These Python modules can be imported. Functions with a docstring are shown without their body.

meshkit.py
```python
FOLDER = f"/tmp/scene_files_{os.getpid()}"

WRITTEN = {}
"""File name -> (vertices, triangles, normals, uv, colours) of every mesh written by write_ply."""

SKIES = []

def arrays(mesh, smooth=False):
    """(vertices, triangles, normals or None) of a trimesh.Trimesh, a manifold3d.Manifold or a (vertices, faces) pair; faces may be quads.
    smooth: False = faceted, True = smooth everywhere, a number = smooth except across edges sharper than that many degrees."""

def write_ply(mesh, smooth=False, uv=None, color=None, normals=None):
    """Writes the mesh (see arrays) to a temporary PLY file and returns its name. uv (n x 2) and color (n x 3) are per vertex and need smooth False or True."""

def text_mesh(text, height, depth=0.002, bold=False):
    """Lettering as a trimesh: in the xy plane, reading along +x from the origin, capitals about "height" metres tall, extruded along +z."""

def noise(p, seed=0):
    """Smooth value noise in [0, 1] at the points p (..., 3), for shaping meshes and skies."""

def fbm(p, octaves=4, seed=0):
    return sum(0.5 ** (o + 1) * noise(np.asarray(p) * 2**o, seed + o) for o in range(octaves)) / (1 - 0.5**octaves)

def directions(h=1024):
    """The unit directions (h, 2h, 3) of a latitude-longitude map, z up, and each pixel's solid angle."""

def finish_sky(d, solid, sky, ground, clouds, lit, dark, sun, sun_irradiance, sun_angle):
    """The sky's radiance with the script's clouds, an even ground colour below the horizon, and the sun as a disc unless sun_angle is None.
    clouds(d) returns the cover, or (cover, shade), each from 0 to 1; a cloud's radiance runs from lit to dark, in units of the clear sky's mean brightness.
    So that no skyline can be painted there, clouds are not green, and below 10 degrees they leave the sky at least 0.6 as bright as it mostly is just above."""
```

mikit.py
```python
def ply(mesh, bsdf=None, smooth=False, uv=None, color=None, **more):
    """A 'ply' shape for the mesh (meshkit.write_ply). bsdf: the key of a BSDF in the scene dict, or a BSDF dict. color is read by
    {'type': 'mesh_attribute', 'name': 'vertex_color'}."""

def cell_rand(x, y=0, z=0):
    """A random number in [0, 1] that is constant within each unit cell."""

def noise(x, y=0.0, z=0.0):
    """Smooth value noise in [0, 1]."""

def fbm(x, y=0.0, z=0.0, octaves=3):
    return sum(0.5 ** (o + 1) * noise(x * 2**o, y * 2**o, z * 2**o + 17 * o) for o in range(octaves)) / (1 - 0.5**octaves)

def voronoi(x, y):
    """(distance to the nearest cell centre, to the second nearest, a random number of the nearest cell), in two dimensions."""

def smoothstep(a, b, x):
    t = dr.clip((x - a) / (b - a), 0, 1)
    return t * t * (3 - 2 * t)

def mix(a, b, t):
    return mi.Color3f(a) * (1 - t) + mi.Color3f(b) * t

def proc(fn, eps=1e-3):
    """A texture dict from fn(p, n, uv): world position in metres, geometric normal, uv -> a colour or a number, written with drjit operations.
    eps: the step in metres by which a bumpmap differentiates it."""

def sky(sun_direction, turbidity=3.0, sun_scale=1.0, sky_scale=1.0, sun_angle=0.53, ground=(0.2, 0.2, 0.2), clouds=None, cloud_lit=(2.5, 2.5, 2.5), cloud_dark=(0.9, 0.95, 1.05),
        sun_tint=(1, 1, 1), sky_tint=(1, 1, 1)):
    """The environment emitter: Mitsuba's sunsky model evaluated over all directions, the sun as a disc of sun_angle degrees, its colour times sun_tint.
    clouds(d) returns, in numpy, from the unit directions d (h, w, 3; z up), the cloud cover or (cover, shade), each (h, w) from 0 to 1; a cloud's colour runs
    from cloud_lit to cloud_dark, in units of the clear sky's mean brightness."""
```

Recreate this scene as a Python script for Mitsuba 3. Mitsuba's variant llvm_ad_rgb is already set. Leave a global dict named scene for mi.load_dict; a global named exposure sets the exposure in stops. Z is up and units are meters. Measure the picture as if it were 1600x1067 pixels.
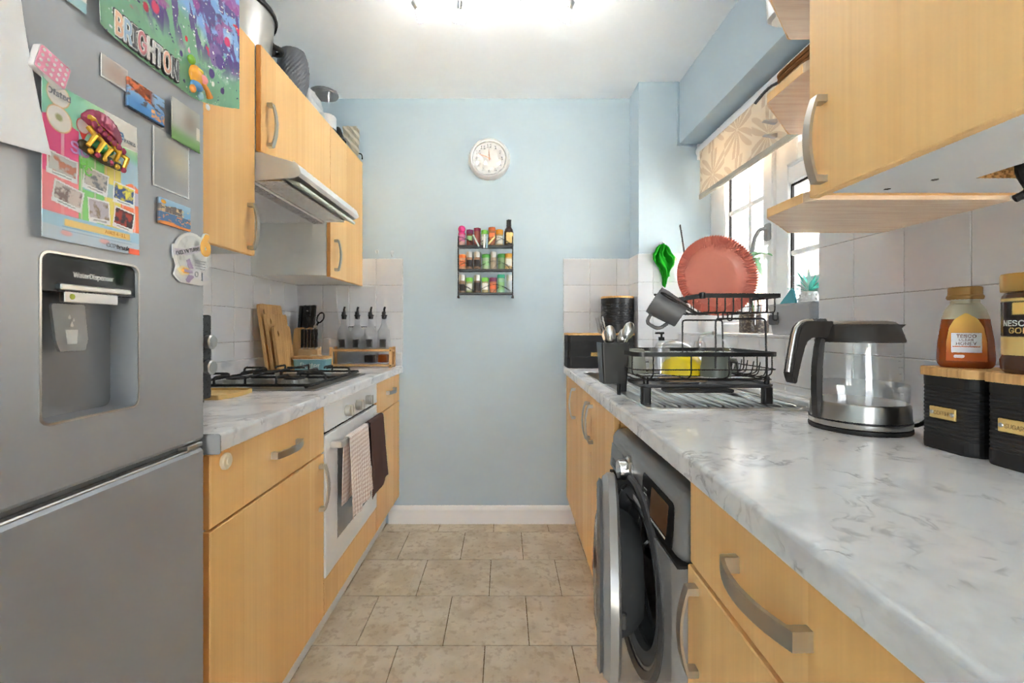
import math
import numpy as np, trimesh, shapely, manifold3d
import drjit as dr
import mitsuba as mi
import mikit, meshkit
from shapely.geometry import Polygon, Point, box as sbox
from mikit import proc, noise, fbm, voronoi, smoothstep, mix, cell_rand

T = mi.ScalarTransform4f
scene, labels = {}, {}

# ------------------------------------------------------------------ camera, sky, lights, exposure
FOCAL = 711.0                                   # pixels, of a frame 1600 x 1067
exposure = 4.33
scene['camera'] = {
    'type': 'perspective', 'fov': math.degrees(2 * math.atan(800 / FOCAL)), 'fov_axis': 'x',
    'to_world': T().look_at(origin=[0, 0, 1.117], target=[0, 1, 1.117], up=[0, 0, 1]),
    'principal_point_offset_x': (800 - 788) / 1600, 'principal_point_offset_y': (533.5 - 512) / 1067,
    'near_clip': 0.02, 'far_clip': 300.0}


def overcast(d):
    n = meshkit.fbm(d * 2.5, 4, 3)
    return 0.93 + 0 * n, np.clip((n - 0.35) * 1.2, 0, 1)


scene['sky'] = mikit.sky((-0.25, 0.10, 0.96), turbidity=4.0, sun_scale=4.5, sun_tint=(.82, .97, 1.14), sun_angle=3.0, sky_scale=1.0, ground=(0.35, 0.34, 0.32),
                         clouds=overcast, cloud_lit=(2.85, 3.0, 3.18), cloud_dark=(1.95, 2.05, 2.2))


# ------------------------------------------------------------------ colours and materials
def lin(c):
    c = np.asarray(c, float) / 255.0
    return np.where(c <= 0.04045, c / 12.92, ((c + 0.055) / 1.055) ** 2.4)


def rgb(c):
    return {'type': 'rgb', 'value': [float(x) for x in lin(c)]}


def C3(c):
    return mi.Color3f(*[float(x) for x in lin(c)])


def mat(name, color, rough=0.5, metal=0.0, spec=0.5, bump=None, **kw):
    col = color if isinstance(color, dict) else rgb(color)
    b = {'type': 'principled', 'base_color': col, 'roughness': float(rough), 'metallic': float(metal), **kw}
    if metal == 0.0 and 'spec_trans' not in kw:
        b['specular'] = float(spec)
    if bump is not None:
        b = {'type': 'bumpmap', 'nested': b, 'arbitrary': bump[0], 'scale': float(bump[1])}
    scene[name] = {'type': 'twosided', 'bsdf': b} if 'spec_trans' not in kw else b
    return name


def dif(name, color):
    scene[name] = {'type': 'twosided', 'bsdf': {'type': 'diffuse', 'reflectance': color if isinstance(color, dict) else rgb(color)}}
    return name


# ------------------------------------------------------------------ mesh helpers
cat = trimesh.util.concatenate
TM = trimesh.Trimesh


def _chamfer_faces():
    pts = []
    for sx in (-1, 1):
        for sy in (-1, 1):
            for sz in (-1, 1):
                pts += [(sx, sy * .8, sz * .8), (sx * .8, sy, sz * .8), (sx * .8, sy * .8, sz)]
    pts = np.array(pts, float)
    h = trimesh.convex.convex_hull(pts)
    idx = np.array([np.argmin(((pts - v) ** 2).sum(1)) for v in h.vertices])
    return pts, idx[h.faces]


_CP, _CF = _chamfer_faces()
_CS = np.sign(_CP)
_CI = (np.abs(_CP) < .9)


def rb(x0, x1, y0, y1, z0, z1, c=.0015):
    """A box with chamfered edges."""
    c = min(c, .45 * min(x1 - x0, y1 - y0, z1 - z0))
    ctr = np.array([x0 + x1, y0 + y1, z0 + z1]) / 2
    half = np.array([x1 - x0, y1 - y0, z1 - z0]) / 2
    v = ctr + _CS * (half - c * _CI)
    return TM(v, _CF.copy(), process=False)


def bx(x0, x1, y0, y1, z0, z1):
    m = trimesh.creation.box((x1 - x0, y1 - y0, z1 - z0))
    m.apply_translation(((x0 + x1) / 2, (y0 + y1) / 2, (z0 + z1) / 2))
    return m


def rotm(m, axis, deg, at=(0, 0, 0)):
    m = m.copy()
    m.apply_transform(trimesh.transformations.rotation_matrix(math.radians(deg), axis, at))
    return m


def mv(m, x=0, y=0, z=0):
    m = m.copy()
    m.apply_translation((x, y, z))
    return m


def frame(m, origin, ax, ay, az=None):
    """Puts a mesh made in local x, y, z at origin with these axes."""
    ax, ay = np.asarray(ax, float), np.asarray(ay, float)
    az = np.cross(ax, ay) if az is None else np.asarray(az, float)
    M = np.eye(4)
    M[:3, 0], M[:3, 1], M[:3, 2], M[:3, 3] = ax, ay, az, origin
    m = m.copy()
    m.apply_transform(M)
    return m


FX = ((0, 1, 0), (0, 0, 1))        # a face that looks along +X: right, up
FNX = ((0, -1, 0), (0, 0, 1))      # looks along -X
FNY = ((1, 0, 0), (0, 0, 1))       # looks along -Y


def ext(poly, depth, origin=(0, 0, 0), axes=((1, 0, 0), (0, 1, 0)), bevel=0.0):
    """A polygon in local x, y pushed out along right x up."""
    if isinstance(poly, (list, tuple, np.ndarray)):
        poly = Polygon(poly)
    parts = [g for g in getattr(poly, 'geoms', [poly]) if g.area > 1e-12]
    ms = []
    for g in parts:
        if bevel > 0 and len(g.interiors) == 0:
            s = g.buffer(-bevel)
            if not s.is_empty and s.geom_type == 'Polygon':
                a = trimesh.creation.extrude_polygon(g, depth - bevel, engine='earcut')
                pa = np.array([list(q) + [depth - bevel] for q in g.exterior.coords] + [list(q) + [depth] for q in s.exterior.coords])
                hull_ok = g.convex_hull.area < g.area * 1.001
                if hull_ok:
                    pts = np.vstack([np.c_[np.array(g.exterior.coords), np.zeros(len(g.exterior.coords))], pa])
                    ms.append(trimesh.convex.convex_hull(pts))
                    continue
                ms.append(a)
                ms.append(mv(trimesh.creation.extrude_polygon(s, bevel, engine='earcut'), z=depth - bevel))
                continue
        ms.append(trimesh.creation.extrude_polygon(g, depth, engine='earcut'))
    return frame(cat(ms), origin, *axes)


def rrect(x0, x1, y0, y1, r, n=6):
    return sbox(x0 + r, y0 + r, x1 - r, y1 - r).buffer(r, quad_segs=n)


def tube(pts, r, n=8, closed=False):
    p = np.asarray(pts, float)
    k = len(p)
    r = np.broadcast_to(np.asarray(r, float), (k,))
    if closed:
        t = np.roll(p, -1, 0) - np.roll(p, 1, 0)
    else:
        t = np.gradient(p, axis=0)
    t /= np.linalg.norm(t, axis=1, keepdims=True) + 1e-12
    u = np.cross(t[0], [0, 0, 1] if abs(t[0][2]) < .9 else [1, 0, 0])
    u /= np.linalg.norm(u)
    a = np.arange(n) * 2 * np.pi / n
    V = []
    for i in range(k):
        u = u - t[i] * (u @ t[i])
        u /= np.linalg.norm(u) + 1e-12
        w = np.cross(t[i], u)
        V.append(p[i] + r[i] * (np.cos(a)[:, None] * u + np.sin(a)[:, None] * w))
    V = np.vstack(V)
    F = []
    for i in range(k if closed else k - 1):
        b, c = i * n, ((i + 1) % k) * n
        for j in range(n):
            j2 = (j + 1) % n
            F += [(b + j, b + j2, c + j2), (b + j, c + j2, c + j)]
    if not closed:
        V = np.vstack([V, p[0], p[-1]])
        s, e = len(V) - 2, len(V) - 1
        for j in range(n):
            j2 = (j + 1) % n
            F += [(s, j2, j), (e, (k - 1) * n + j, (k - 1) * n + j2)]
    return TM(V, np.array(F), process=False)


def arc(a, b, c, n=8):
    """Points of a quadratic curve from a to c, drawn towards b."""
    a, b, c = map(lambda q: np.asarray(q, float), (a, b, c))
    t = np.linspace(0, 1, n)[:, None]
    return (1 - t) ** 2 * a + 2 * t * (1 - t) * b + t ** 2 * c


def bend(pts, r=.01, n=5):
    """A polyline with rounded corners."""
    p = [np.asarray(q, float) for q in pts]
    out = [p[0]]
    for i in range(1, len(p) - 1):
        a, b = p[i - 1] - p[i], p[i + 1] - p[i]
        la, lb = np.linalg.norm(a), np.linalg.norm(b)
        q = min(r, la * .49, lb * .49)
        out += list(arc(p[i] + a / la * q, p[i], p[i] + b / lb * q, n))
    out.append(p[-1])
    return np.array(out)


def lathe(prof, n=32, at=(0, 0, 0), axis='z'):
    """A profile of (radius, height) turned about z; closed where the radius is 0."""
    prof = [(max(a, 0), b) for a, b in prof]
    a = np.arange(n) * 2 * np.pi / n
    V, F, rows = [], [], []
    for r, z in prof:
        if r < 1e-7:
            rows.append((len(V), 1)); V.append((0, 0, z))
        else:
            rows.append((len(V), n)); V += [(r * math.cos(q), r * math.sin(q), z) for q in a]
    for (s, c), (s2, c2) in zip(rows[:-1], rows[1:]):
        for j in range(n):
            k = (j + 1) % n
            if c == n and c2 == n:
                F += [(s + j, s + k, s2 + k), (s + j, s2 + k, s2 + j)]
            elif c == 1 and c2 == n:
                F.append((s, s2 + k, s2 + j))
            elif c == n and c2 == 1:
                F.append((s + j, s + k, s2))
    V = np.array(V, float)
    if axis == 'y':                       # height along -Y (towards the viewer of a -Y face)
        V = np.c_[V[:, 0], -V[:, 2], V[:, 1]]
    elif axis == 'x':                     # height along +X
        V = np.c_[V[:, 2], V[:, 0], V[:, 1]]
    elif axis == '-x':
        V = np.c_[-V[:, 2], -V[:, 0], V[:, 1]]
    m = TM(V + np.asarray(at, float), np.array(F), process=False)
    if prof[0][0] < 1e-7 and prof[-1][0] < 1e-7 and m.volume < 0:
        m.invert()
    return m


def cyl(r, z0, z1, at=(0, 0, 0), n=24, c=.001, axis='z'):
    c = min(c, r * .4, (z1 - z0) * .4)
    return lathe([(0, z0), (r - c, z0), (r, z0 + c), (r, z1 - c), (r - c, z1), (0, z1)], n, at, axis)


def rod(a, b, r, n=10):
    return tube([a, b], r, n)


def sheet(P, nu, nv, th=.001, uvcolor=None, back=(.9, .9, .9)):
    """A thin solid sheet from P(u, v) -> points; with uvcolor(u, v) -> linear rgb also its vertex colours (front = along dPu x dPv)."""
    u, v = np.meshgrid(np.linspace(0, 1, nu), np.linspace(0, 1, nv), indexing='ij')
    p = P(u, v)
    du, dv = np.gradient(p, axis=0), np.gradient(p, axis=1)
    n = np.cross(du, dv)
    n /= np.linalg.norm(n, axis=2, keepdims=True) + 1e-12
    q = p - n * th
    V = np.vstack([p.reshape(-1, 3), q.reshape(-1, 3)])
    i = np.arange(nu * nv).reshape(nu, nv)
    a, b, c, d = i[:-1, :-1].ravel(), i[1:, :-1].ravel(), i[1:, 1:].ravel(), i[:-1, 1:].ravel()
    N = nu * nv
    F = [np.c_[a, b, c], np.c_[a, c, d], np.c_[a + N, c + N, b + N], np.c_[a + N, d + N, c + N]]
    ring = np.concatenate([i[:, 0], i[-1, 1:], i[-2::-1, -1], i[0, -2:0:-1]])
    r2 = np.roll(ring, -1)
    F += [np.c_[ring, ring + N, r2 + N], np.c_[ring, r2 + N, r2]]
    m = TM(V, np.vstack(F), process=False)
    if uvcolor is None:
        return m
    c0 = uvcolor(u, v).reshape(-1, 3)
    return m, np.clip(np.vstack([c0, np.tile(np.asarray(back, float), (N, 1))]), 0, 1)


def man(m):
    """trimesh -> manifold"""
    return manifold3d.Manifold(manifold3d.Mesh(np.asarray(m.vertices, np.float32), np.asarray(m.faces, np.uint32)))


def unman(m):
    q = m.to_mesh()
    return TM(q.vert_properties[:, :3], q.tri_verts, process=False)


def cut(a, *bs):
    a.merge_vertices()
    A = man(a)
    for b in bs:
        b.merge_vertices()
        A = A - man(b)
    return unman(A)


def hull(*pts):
    return trimesh.convex.convex_hull(np.vstack([np.atleast_2d(p) for p in pts]))


def ball(r, at=(0, 0, 0), s=(1, 1, 1), sub=2):
    m = trimesh.creation.icosphere(subdivisions=sub, radius=r)
    m.apply_scale(s)
    m.apply_translation(at)
    return m


def text(s, h, depth=.0006, origin=(0, 0, 0), axes=((1, 0, 0), (0, 1, 0)), bold=False, center=False, rot=0.0, squeeze=1.0):
    m = meshkit.text_mesh(s, h, depth, bold)
    if center:
        b = m.bounds
        m.apply_translation((-(b[0][0] + b[1][0]) / 2, -(b[0][1] + b[1][1]) / 2, 0))
    if squeeze != 1.0:
        m.apply_scale((squeeze, 1, 1))
    if rot:
        m = rotm(m, (0, 0, 1), rot)
    return frame(m, origin, *axes)


# ------------------------------------------------------------------ objects
def _free(key):
    used = lambda k: k in scene or k in labels or any(q.startswith(k + '__') for q in scene)
    if not used(key):
        return key
    i = 1
    while used(f'{key}_{i:03d}'):
        i += 1
    return f'{key}_{i:03d}'


_COUNT = {}


def fresh(key):
    n = _COUNT.get(key, -1) + 1
    _COUNT[key] = n
    return key if n == 0 else f'{key}_{n:03d}'


def thing(name, label, category, group=None):
    k = fresh(name)
    labels[k] = {'label': label, 'category': category}
    if group:
        labels[k]['group'] = group
    return k


def part(holder, name, mesh, bsdf, smooth=35, label=None, kind=None, **kw):
    k = fresh(f'{holder}__{name}')
    if isinstance(mesh, dict):
        scene[k] = mesh
    else:
        if isinstance(mesh, (list, tuple)):
            mesh = cat(list(mesh))
        scene[k] = mikit.ply(mesh, bsdf, smooth=smooth, **kw)
    if label or kind:
        labels[k] = {}
        if label:
            labels[k]['label'] = label
        if kind:
            labels[k]['kind'] = kind
    return k


def single(name, mesh, bsdf, label, category, group=None, smooth=35, **kw):
    k = thing(name, label, category, group)
    if isinstance(mesh, (list, tuple)):
        mesh = cat(list(mesh))
    scene[k] = mikit.ply(mesh, bsdf, smooth=smooth, **kw)
    return k


def struct(name, mesh=None, bsdf=None, label=None, smooth=False, **kw):
    k = name
    _COUNT[k] = 0
    labels[k] = {'kind': 'structure'}
    if label:
        labels[k]['label'] = label
    if mesh is not None:
        if isinstance(mesh, (list, tuple)):
            mesh = cat(list(mesh))
        scene[k] = mikit.ply(mesh, bsdf, smooth=smooth, **kw)
    return k


def painted(holder, name, P, nu, nv, fn, th=.0006, bsdf='print', label=None, back=(.9, .9, .9)):
    """A printed flat piece: its colours per vertex from fn(u, v)."""
    m, c = sheet(P, nu, nv, th, fn, back)
    return part(holder, name, m, bsdf, smooth=False, color=c, label=label)


# ------------------------------------------------------------------ the materials
def f_wood(p, n, uv):
    # pale beech laminate: upright grain in broad staves of slightly different tone
    w = p.x + p.y
    st = w * 8.5 + .35 * noise(w * 3.1, 4.0, 9.0)
    b = cell_rand(dr.floor(st), 3, 1)
    g = fbm(w * 60, p.z * 1.3 + b * 9, 4.0, 4)
    g2 = noise(w * 300, p.z * 7.0, 2.0)
    big = fbm(w * 7, p.z * .9, 8.0, 3)
    c = mix(C3((240, 198, 138)), C3((227, 178, 112)), smoothstep(.2, .85, .30 * g + .35 * big + .35 * b))
    return c * (0.982 + 0.036 * g2)


def f_shelfwood(p, n, uv):
    g = fbm(p.x * 9, p.y * 120, p.z * 90, 3)
    return mix(C3((232, 206, 180)), C3((222, 190, 162)), smoothstep(.3, .75, g))


def f_marble(p, n, uv):
    # soft grey clouds with short broken veins that run one way
    u, v = p.x * .8 + p.y * .6, p.y * .8 - p.x * .6
    wx = fbm(u * 14, v * 14, p.z * 14, 4) - .5
    wy = fbm(u * 14 + 31, v * 14, p.z * 14 + 7, 4) - .5
    brk = smoothstep(.44, .62, fbm(p.x * 34, p.y * 34, p.z * 34, 3))
    a = fbm(u * 5 + wx * 2.0, v * 11 + wy * 2.0, p.z * 8, 5)
    cov = smoothstep(.44, .66, fbm(p.x * 6 + 9, p.y * 6, p.z * 6, 4))
    vein = smoothstep(.88, 1.0, 1 - dr.abs(a - .5) * 2) * cov
    a2 = fbm(u * 15 + wx * 4, v * 30 + wy * 4, p.z * 16, 4)
    fine = smoothstep(.86, 1.0, 1 - dr.abs(a2 - .5) * 2) * brk * smoothstep(.46, .66, fbm(p.x * 9, p.y * 9 + 5, p.z * 8, 3))
    cloud = fbm(u * 9 + wx * 2, v * 18 + wy * 2, p.z * 12, 4)
    c = mix(C3((241, 241, 241)), C3((220, 221, 223)), smoothstep(.36, .74, cloud))
    c = mix(c, C3((168, 168, 172)), dr.clip(vein * (.2 + .35 * brk), 0, 1))
    return mix(c, C3((110, 109, 113)), dr.clip(fine * .46, 0, 1))


def f_floor(p, n, uv):
    a = fbm(p.x * 13, p.y * 13, 1.0, 5)
    b = fbm(p.x * 55 + 4, p.y * 55, 3.0, 4)
    tone = cell_rand(dr.floor((p.x + .064) / .1525 + .25), dr.floor((p.y + .18) / .2965), 2)
    c = mix(C3((220, 208, 188)), C3((202, 187, 163)), smoothstep(.25, .75, a))
    c = mix(c, C3((180, 160, 132)), smoothstep(.50, .80, b) * .55)
    return c * (.96 + .07 * tone)


def f_ceil(p, n, uv):
    return fbm(p.x * 55, p.y * 55, 1.0, 3)


def f_wallbump(p, n, uv):
    return fbm(p.x * 70, p.y * 70, p.z * 70, 2)


def f_bamboo(p, n, uv):
    s = (p.x + p.y)
    b = cell_rand(dr.floor(s * 48), 5, 1)
    g = fbm(s * 260, p.z * 10, p.x * 3, 3)
    return mix(C3((222, 180, 122)), C3((190, 140, 84)), dr.clip(.35 * b + .75 * smoothstep(.35, .8, g), 0, 1))


def f_chip(p, n, uv):
    return mix(C3((196, 150, 96)), C3((120, 78, 40)), smoothstep(.35, .7, fbm(p.x * 260, p.y * 260, p.z * 260, 3)))


def f_blind(p, n, uv):
    # leaf print in two tones: petal shapes around a lattice of centres
    y, z = p.y * 4.3, p.z * 4.3
    iy = dr.floor(y)
    zz = z + .5 * (iy - 2 * dr.floor(iy / 2))
    fy, fz = y - iy - .5, zz - dr.floor(zz) - .5
    r = dr.sqrt(fy * fy + fz * fz) + 1e-4
    a = dr.atan2(fz, fy)
    k = dr.abs(dr.cos(a * 3.0 + 1.2))
    petal = smoothstep(.0, .06, k * .80 - r * 1.05) * smoothstep(.01, .05, r)
    c = mix(C3((240, 228, 210)), C3((222, 206, 186)), petal)
    vein = smoothstep(.97, 1.0, k) * petal
    return mix(c, C3((240, 229, 212)), vein)


def f_brushed(p, n, uv):
    return fbm(p.x * 8, p.y * 8, p.z * 900, 2)


def f_towel(p, n, uv):
    y, z = p.y * 62, p.z * 62
    a, b = y - dr.floor(y), z - dr.floor(z)
    s = smoothstep(.42, .5, a) * smoothstep(1.0, .92, a)
    t = smoothstep(.42, .5, b) * smoothstep(1.0, .92, b)
    return mix(C3((240, 232, 226)), C3((190, 164, 152)), dr.clip(s * .5 + t * .5, 0, 1) * .9)


def f_waffle(p, n, uv):
    a = dr.sin(p.y * 520 + p.z * 120) * dr.sin(p.z * 520)
    return .5 + .5 * a


def f_terrazzo(p, n, uv):
    d, s, w = voronoi(p.y * 90, p.z * 90 + p.x * 40)
    return mix(C3((52, 54, 55)), C3((20, 21, 22)), smoothstep(.3, .2, d) * cell_rand(w * 99, 1, 1))


mat('wood', proc(f_wood), .38, spec=.35)
mat('shelf_wood', proc(f_shelfwood), .4, spec=.35)
mat('marble', proc(f_marble), .18, spec=.5)
mat('tile_floor', proc(f_floor), .42, spec=.4)
mat('grout_floor', (128, 104, 78), .9, spec=.1)
mat('blue_wall', (182, 198, 209), .75, spec=.2, bump=(proc(f_wallbump, 2e-3), .0006))
mat('ceiling_white', (240, 243, 246), .9, spec=.1, bump=(proc(f_ceil, 3e-3), .003))
mat('white_tile', (238, 239, 240), .12, spec=.5)
mat('tile_grout', (188, 186, 182), .9, spec=.1)
mat('white_gloss', (240, 240, 238), .25)
mat('white_satin', (242, 242, 241), .5, spec=.3)
mat('offwhite', (228, 227, 222), .45, spec=.3)
mat('upvc', (244, 244, 244), .3)
mat('bamboo', proc(f_bamboo), .45, spec=.3)
mat('chipboard', proc(f_chip), .8, spec=.1)
mat('steel', (196, 194, 190), .3, 1.0)
mat('steel_bright', (214, 213, 210), .16, 1.0)
mat('chrome', (226, 226, 226), .06, 1.0)
mat('handle_metal', (186, 180, 171), .32, .95)
mat('fridge_steel', (164, 168, 174), .42, .6, bump=(proc(f_brushed, 1e-3), .00004))
mat('fridge_grey', (150, 151, 153), .4, spec=.4)
mat('fridge_dark', (88, 90, 92), .35, spec=.4)
mat('gloss_black', (18, 19, 21), .06, spec=.6)
mat('black_matt', (30, 30, 31), .5, spec=.35)
mat('black_satin', (26, 26, 27), .32, spec=.45)
mat('black_iron', (24, 24, 25), .45, spec=.4)
mat('black_wire', (32, 31, 31), .35, spec=.4)
mat('grey_dark', (74, 76, 80), .5, spec=.4)
mat('grey_mid', (142, 143, 145), .5, spec=.35)
mat('graphite', (144, 144, 144), .25, .3)
mat('graphite_dark', (54, 55, 57), .28, spec=.5)
mat('white_paper', (243, 244, 247), .8, spec=.15)
mat('print', {'type': 'mesh_attribute', 'name': 'vertex_color'}, .55, spec=.25)
mat('print_gloss', {'type': 'mesh_attribute', 'name': 'vertex_color'}, .2, spec=.45)
mat('gold', (214, 180, 110), .3, 1.0)
mat('gold_paper', (226, 196, 128), .4, .6)
mat('copper', (180, 120, 84), .5, .3)
mat('rubber', (22, 22, 22), .6, spec=.3)
mat('cap_grey', (132, 134, 137), .5, spec=.3)
scene['clear_glass'] = {'type': 'thindielectric', 'int_ior': 1.5}
scene['thick_glass'] = {'type': 'dielectric', 'int_ior': 1.5}
mat('sink_steel', (218, 217, 214), .17, 1.0)
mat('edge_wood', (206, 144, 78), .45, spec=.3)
scene['bottle_glass'] = {'type': 'thindielectric', 'int_ior': 1.85, 'specular_transmittance': {'type': 'rgb', 'value': [.93, .94, .94]}}
scene['window_glass'] = {'type': 'thindielectric', 'int_ior': 1.5}
scene['water'] = {'type': 'dielectric', 'int_ior': 1.33}


# ------------------------------------------------------------------ the room
YB, XL, XR, ZC = 2.604, -1.187, .935, 2.428       # back wall, left wall, right wall, ceiling
YN, XN, XW = 2.427, .717, 1.100                   # pillar face, pillar side, window plane
YW = 1.346                                        # near side of the window recess
YREAR = -2.2
ZS, ZH = 1.092, 2.097                             # sill, head of the recess

struct('floor', bx(XL - .15, 1.17, YREAR, YB + .15, -.12, -.004), 'grout_floor')
S, g = .2965, .0016
rows = [(2.49 + S, .0), (2.49, .0905), (2.49 - S, -.0635), (2.49 - 2 * S, .0880), (2.49 - 3 * S, -.0680), (2.49 - 4 * S, .088), (2.49 - 5 * S, -.065)]
offs = [-.060, .092, -.064, .088, -.068, .088, -.066, .088, -.066, .088, -.066, .088, -.066, .088, -.066]
for k in range(12):
    y0, y1 = 2.49 - S * k, min(2.49 - S * (k - 1), YB)
    x = offs[k] - .305 * 5
    while x < XR:
        a, b = max(x, XL), min(x + .305, XR)
        if b - a > .02 and not (b < -.72) and not (a > .45 and k < 8):
            part('floor', 'tile', rb(a + g, b - g, y0 + g * 1.3, y1 - g * 1.3, -.01, 0, .0008), 'tile_floor', smooth=False)
        x += .305

struct('ceiling', bx(XL - .15, 1.17, YREAR, YB + .15, ZC, ZC + .12), 'ceiling_white')
struct('wall_left', bx(XL - .14, XL, YREAR, YB + .15, -.12, ZC + .1), 'blue_wall')
struct('wall_back', bx(XL - .14, 1.17, YB, YB + .14, -.12, ZC + .1), 'blue_wall')
# right wall: below, above and beside the window recess, and the boxed pillar in the far corner
struct('wall_right', [
    bx(XR, 1.17, YREAR, YW, -.12, ZC + .1),
    bx(XR, 1.17, YW, YN, -.12, ZS - .012),
    bx(XR, 1.17, YW, YN, ZH, ZC + .1),
    bx(XN, 1.17, YN, YB + .1, -.12, ZC + .1)], 'blue_wall')
bead = lambda pts: tube(pts, .006, 6)
part('wall_right', 'corner_bead', [bead([(XR - .012, YN, ZC - .001), (XR - .012, YN, ZH - .012), (XW + .0, YN, ZH - .012)])], 'blue_wall')
# rear of the room: unseen doorway added and sized for fill daylight
DX0, DX1, DZ = -.50, .34, 2.04
struct('wall_rear', [bx(XL, DX0 - .05, YREAR - .12, YREAR, -.12, ZC), bx(DX1 + .05, XR, YREAR - .12, YREAR, -.12, ZC), bx(DX0 - .05, DX1 + .05, YREAR - .12, YREAR, DZ + .05, ZC)], 'blue_wall')
struct('door_1', [rb(DX0 - .05, DX0, YREAR - .13, YREAR + .012, -.004, DZ + .05, .004), rb(DX1, DX1 + .05, YREAR - .13, YREAR + .012, -.004, DZ + .05, .004), rb(DX0, DX1, YREAR - .13, YREAR + .012, DZ, DZ + .05, .004)], 'upvc')


def tiles(holder, a0, a1, z0, z1, start, zstart, place, step=.1525, gr=.0011, th=.006):
    """White wall tiles between a0..a1 and z0..z1; place(a0, a1, z0, z1, th) -> mesh."""
    a = start
    while a > a0:
        a -= step
    while a < a1:
        z = zstart
        while z > z0:
            z -= step
        while z < z1:
            p, q, r, s = max(a, a0), min(a + step, a1), max(z, z0), min(z + step, z1)
            if q - p > .012 and s - r > .012:
                part(holder, 'tile', place(p + gr, q - gr, r + gr, s - gr, th), 'white_tile', smooth=False)
            z += step
        a += step


ZT = 1.512
# back wall, left and right of the blue middle
tiles('wall_back', XL, -.579, .975, ZT, -.579, ZT, lambda p, q, r, s, t: rb(p, q, YB - t, YB, r, s, .0009))
tiles('wall_back', .337, XN, .89, ZT, .337, ZT, lambda p, q, r, s, t: rb(p, q, YB - t, YB, r, s, .0009))
tiles('wall_left', .90, YB - .006, .975, ZT, YB - .006, ZT, lambda p, q, r, s, t: rb(XL, XL + t, p, q, r, s, .0009))
# pillar side (looks along -X) and face (looks along -Y)
tiles('wall_right', YN, YB - .006, .89, ZT, YN, ZT, lambda p, q, r, s, t: rb(XN - t, XN, p, q, r, s, .0009))
tiles('wall_right', XN - .006, XW - .01, .89, ZT, XN + .074, ZT, lambda p, q, r, s, t: rb(p, q, YN - t, YN, r, s, .0009))
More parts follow.
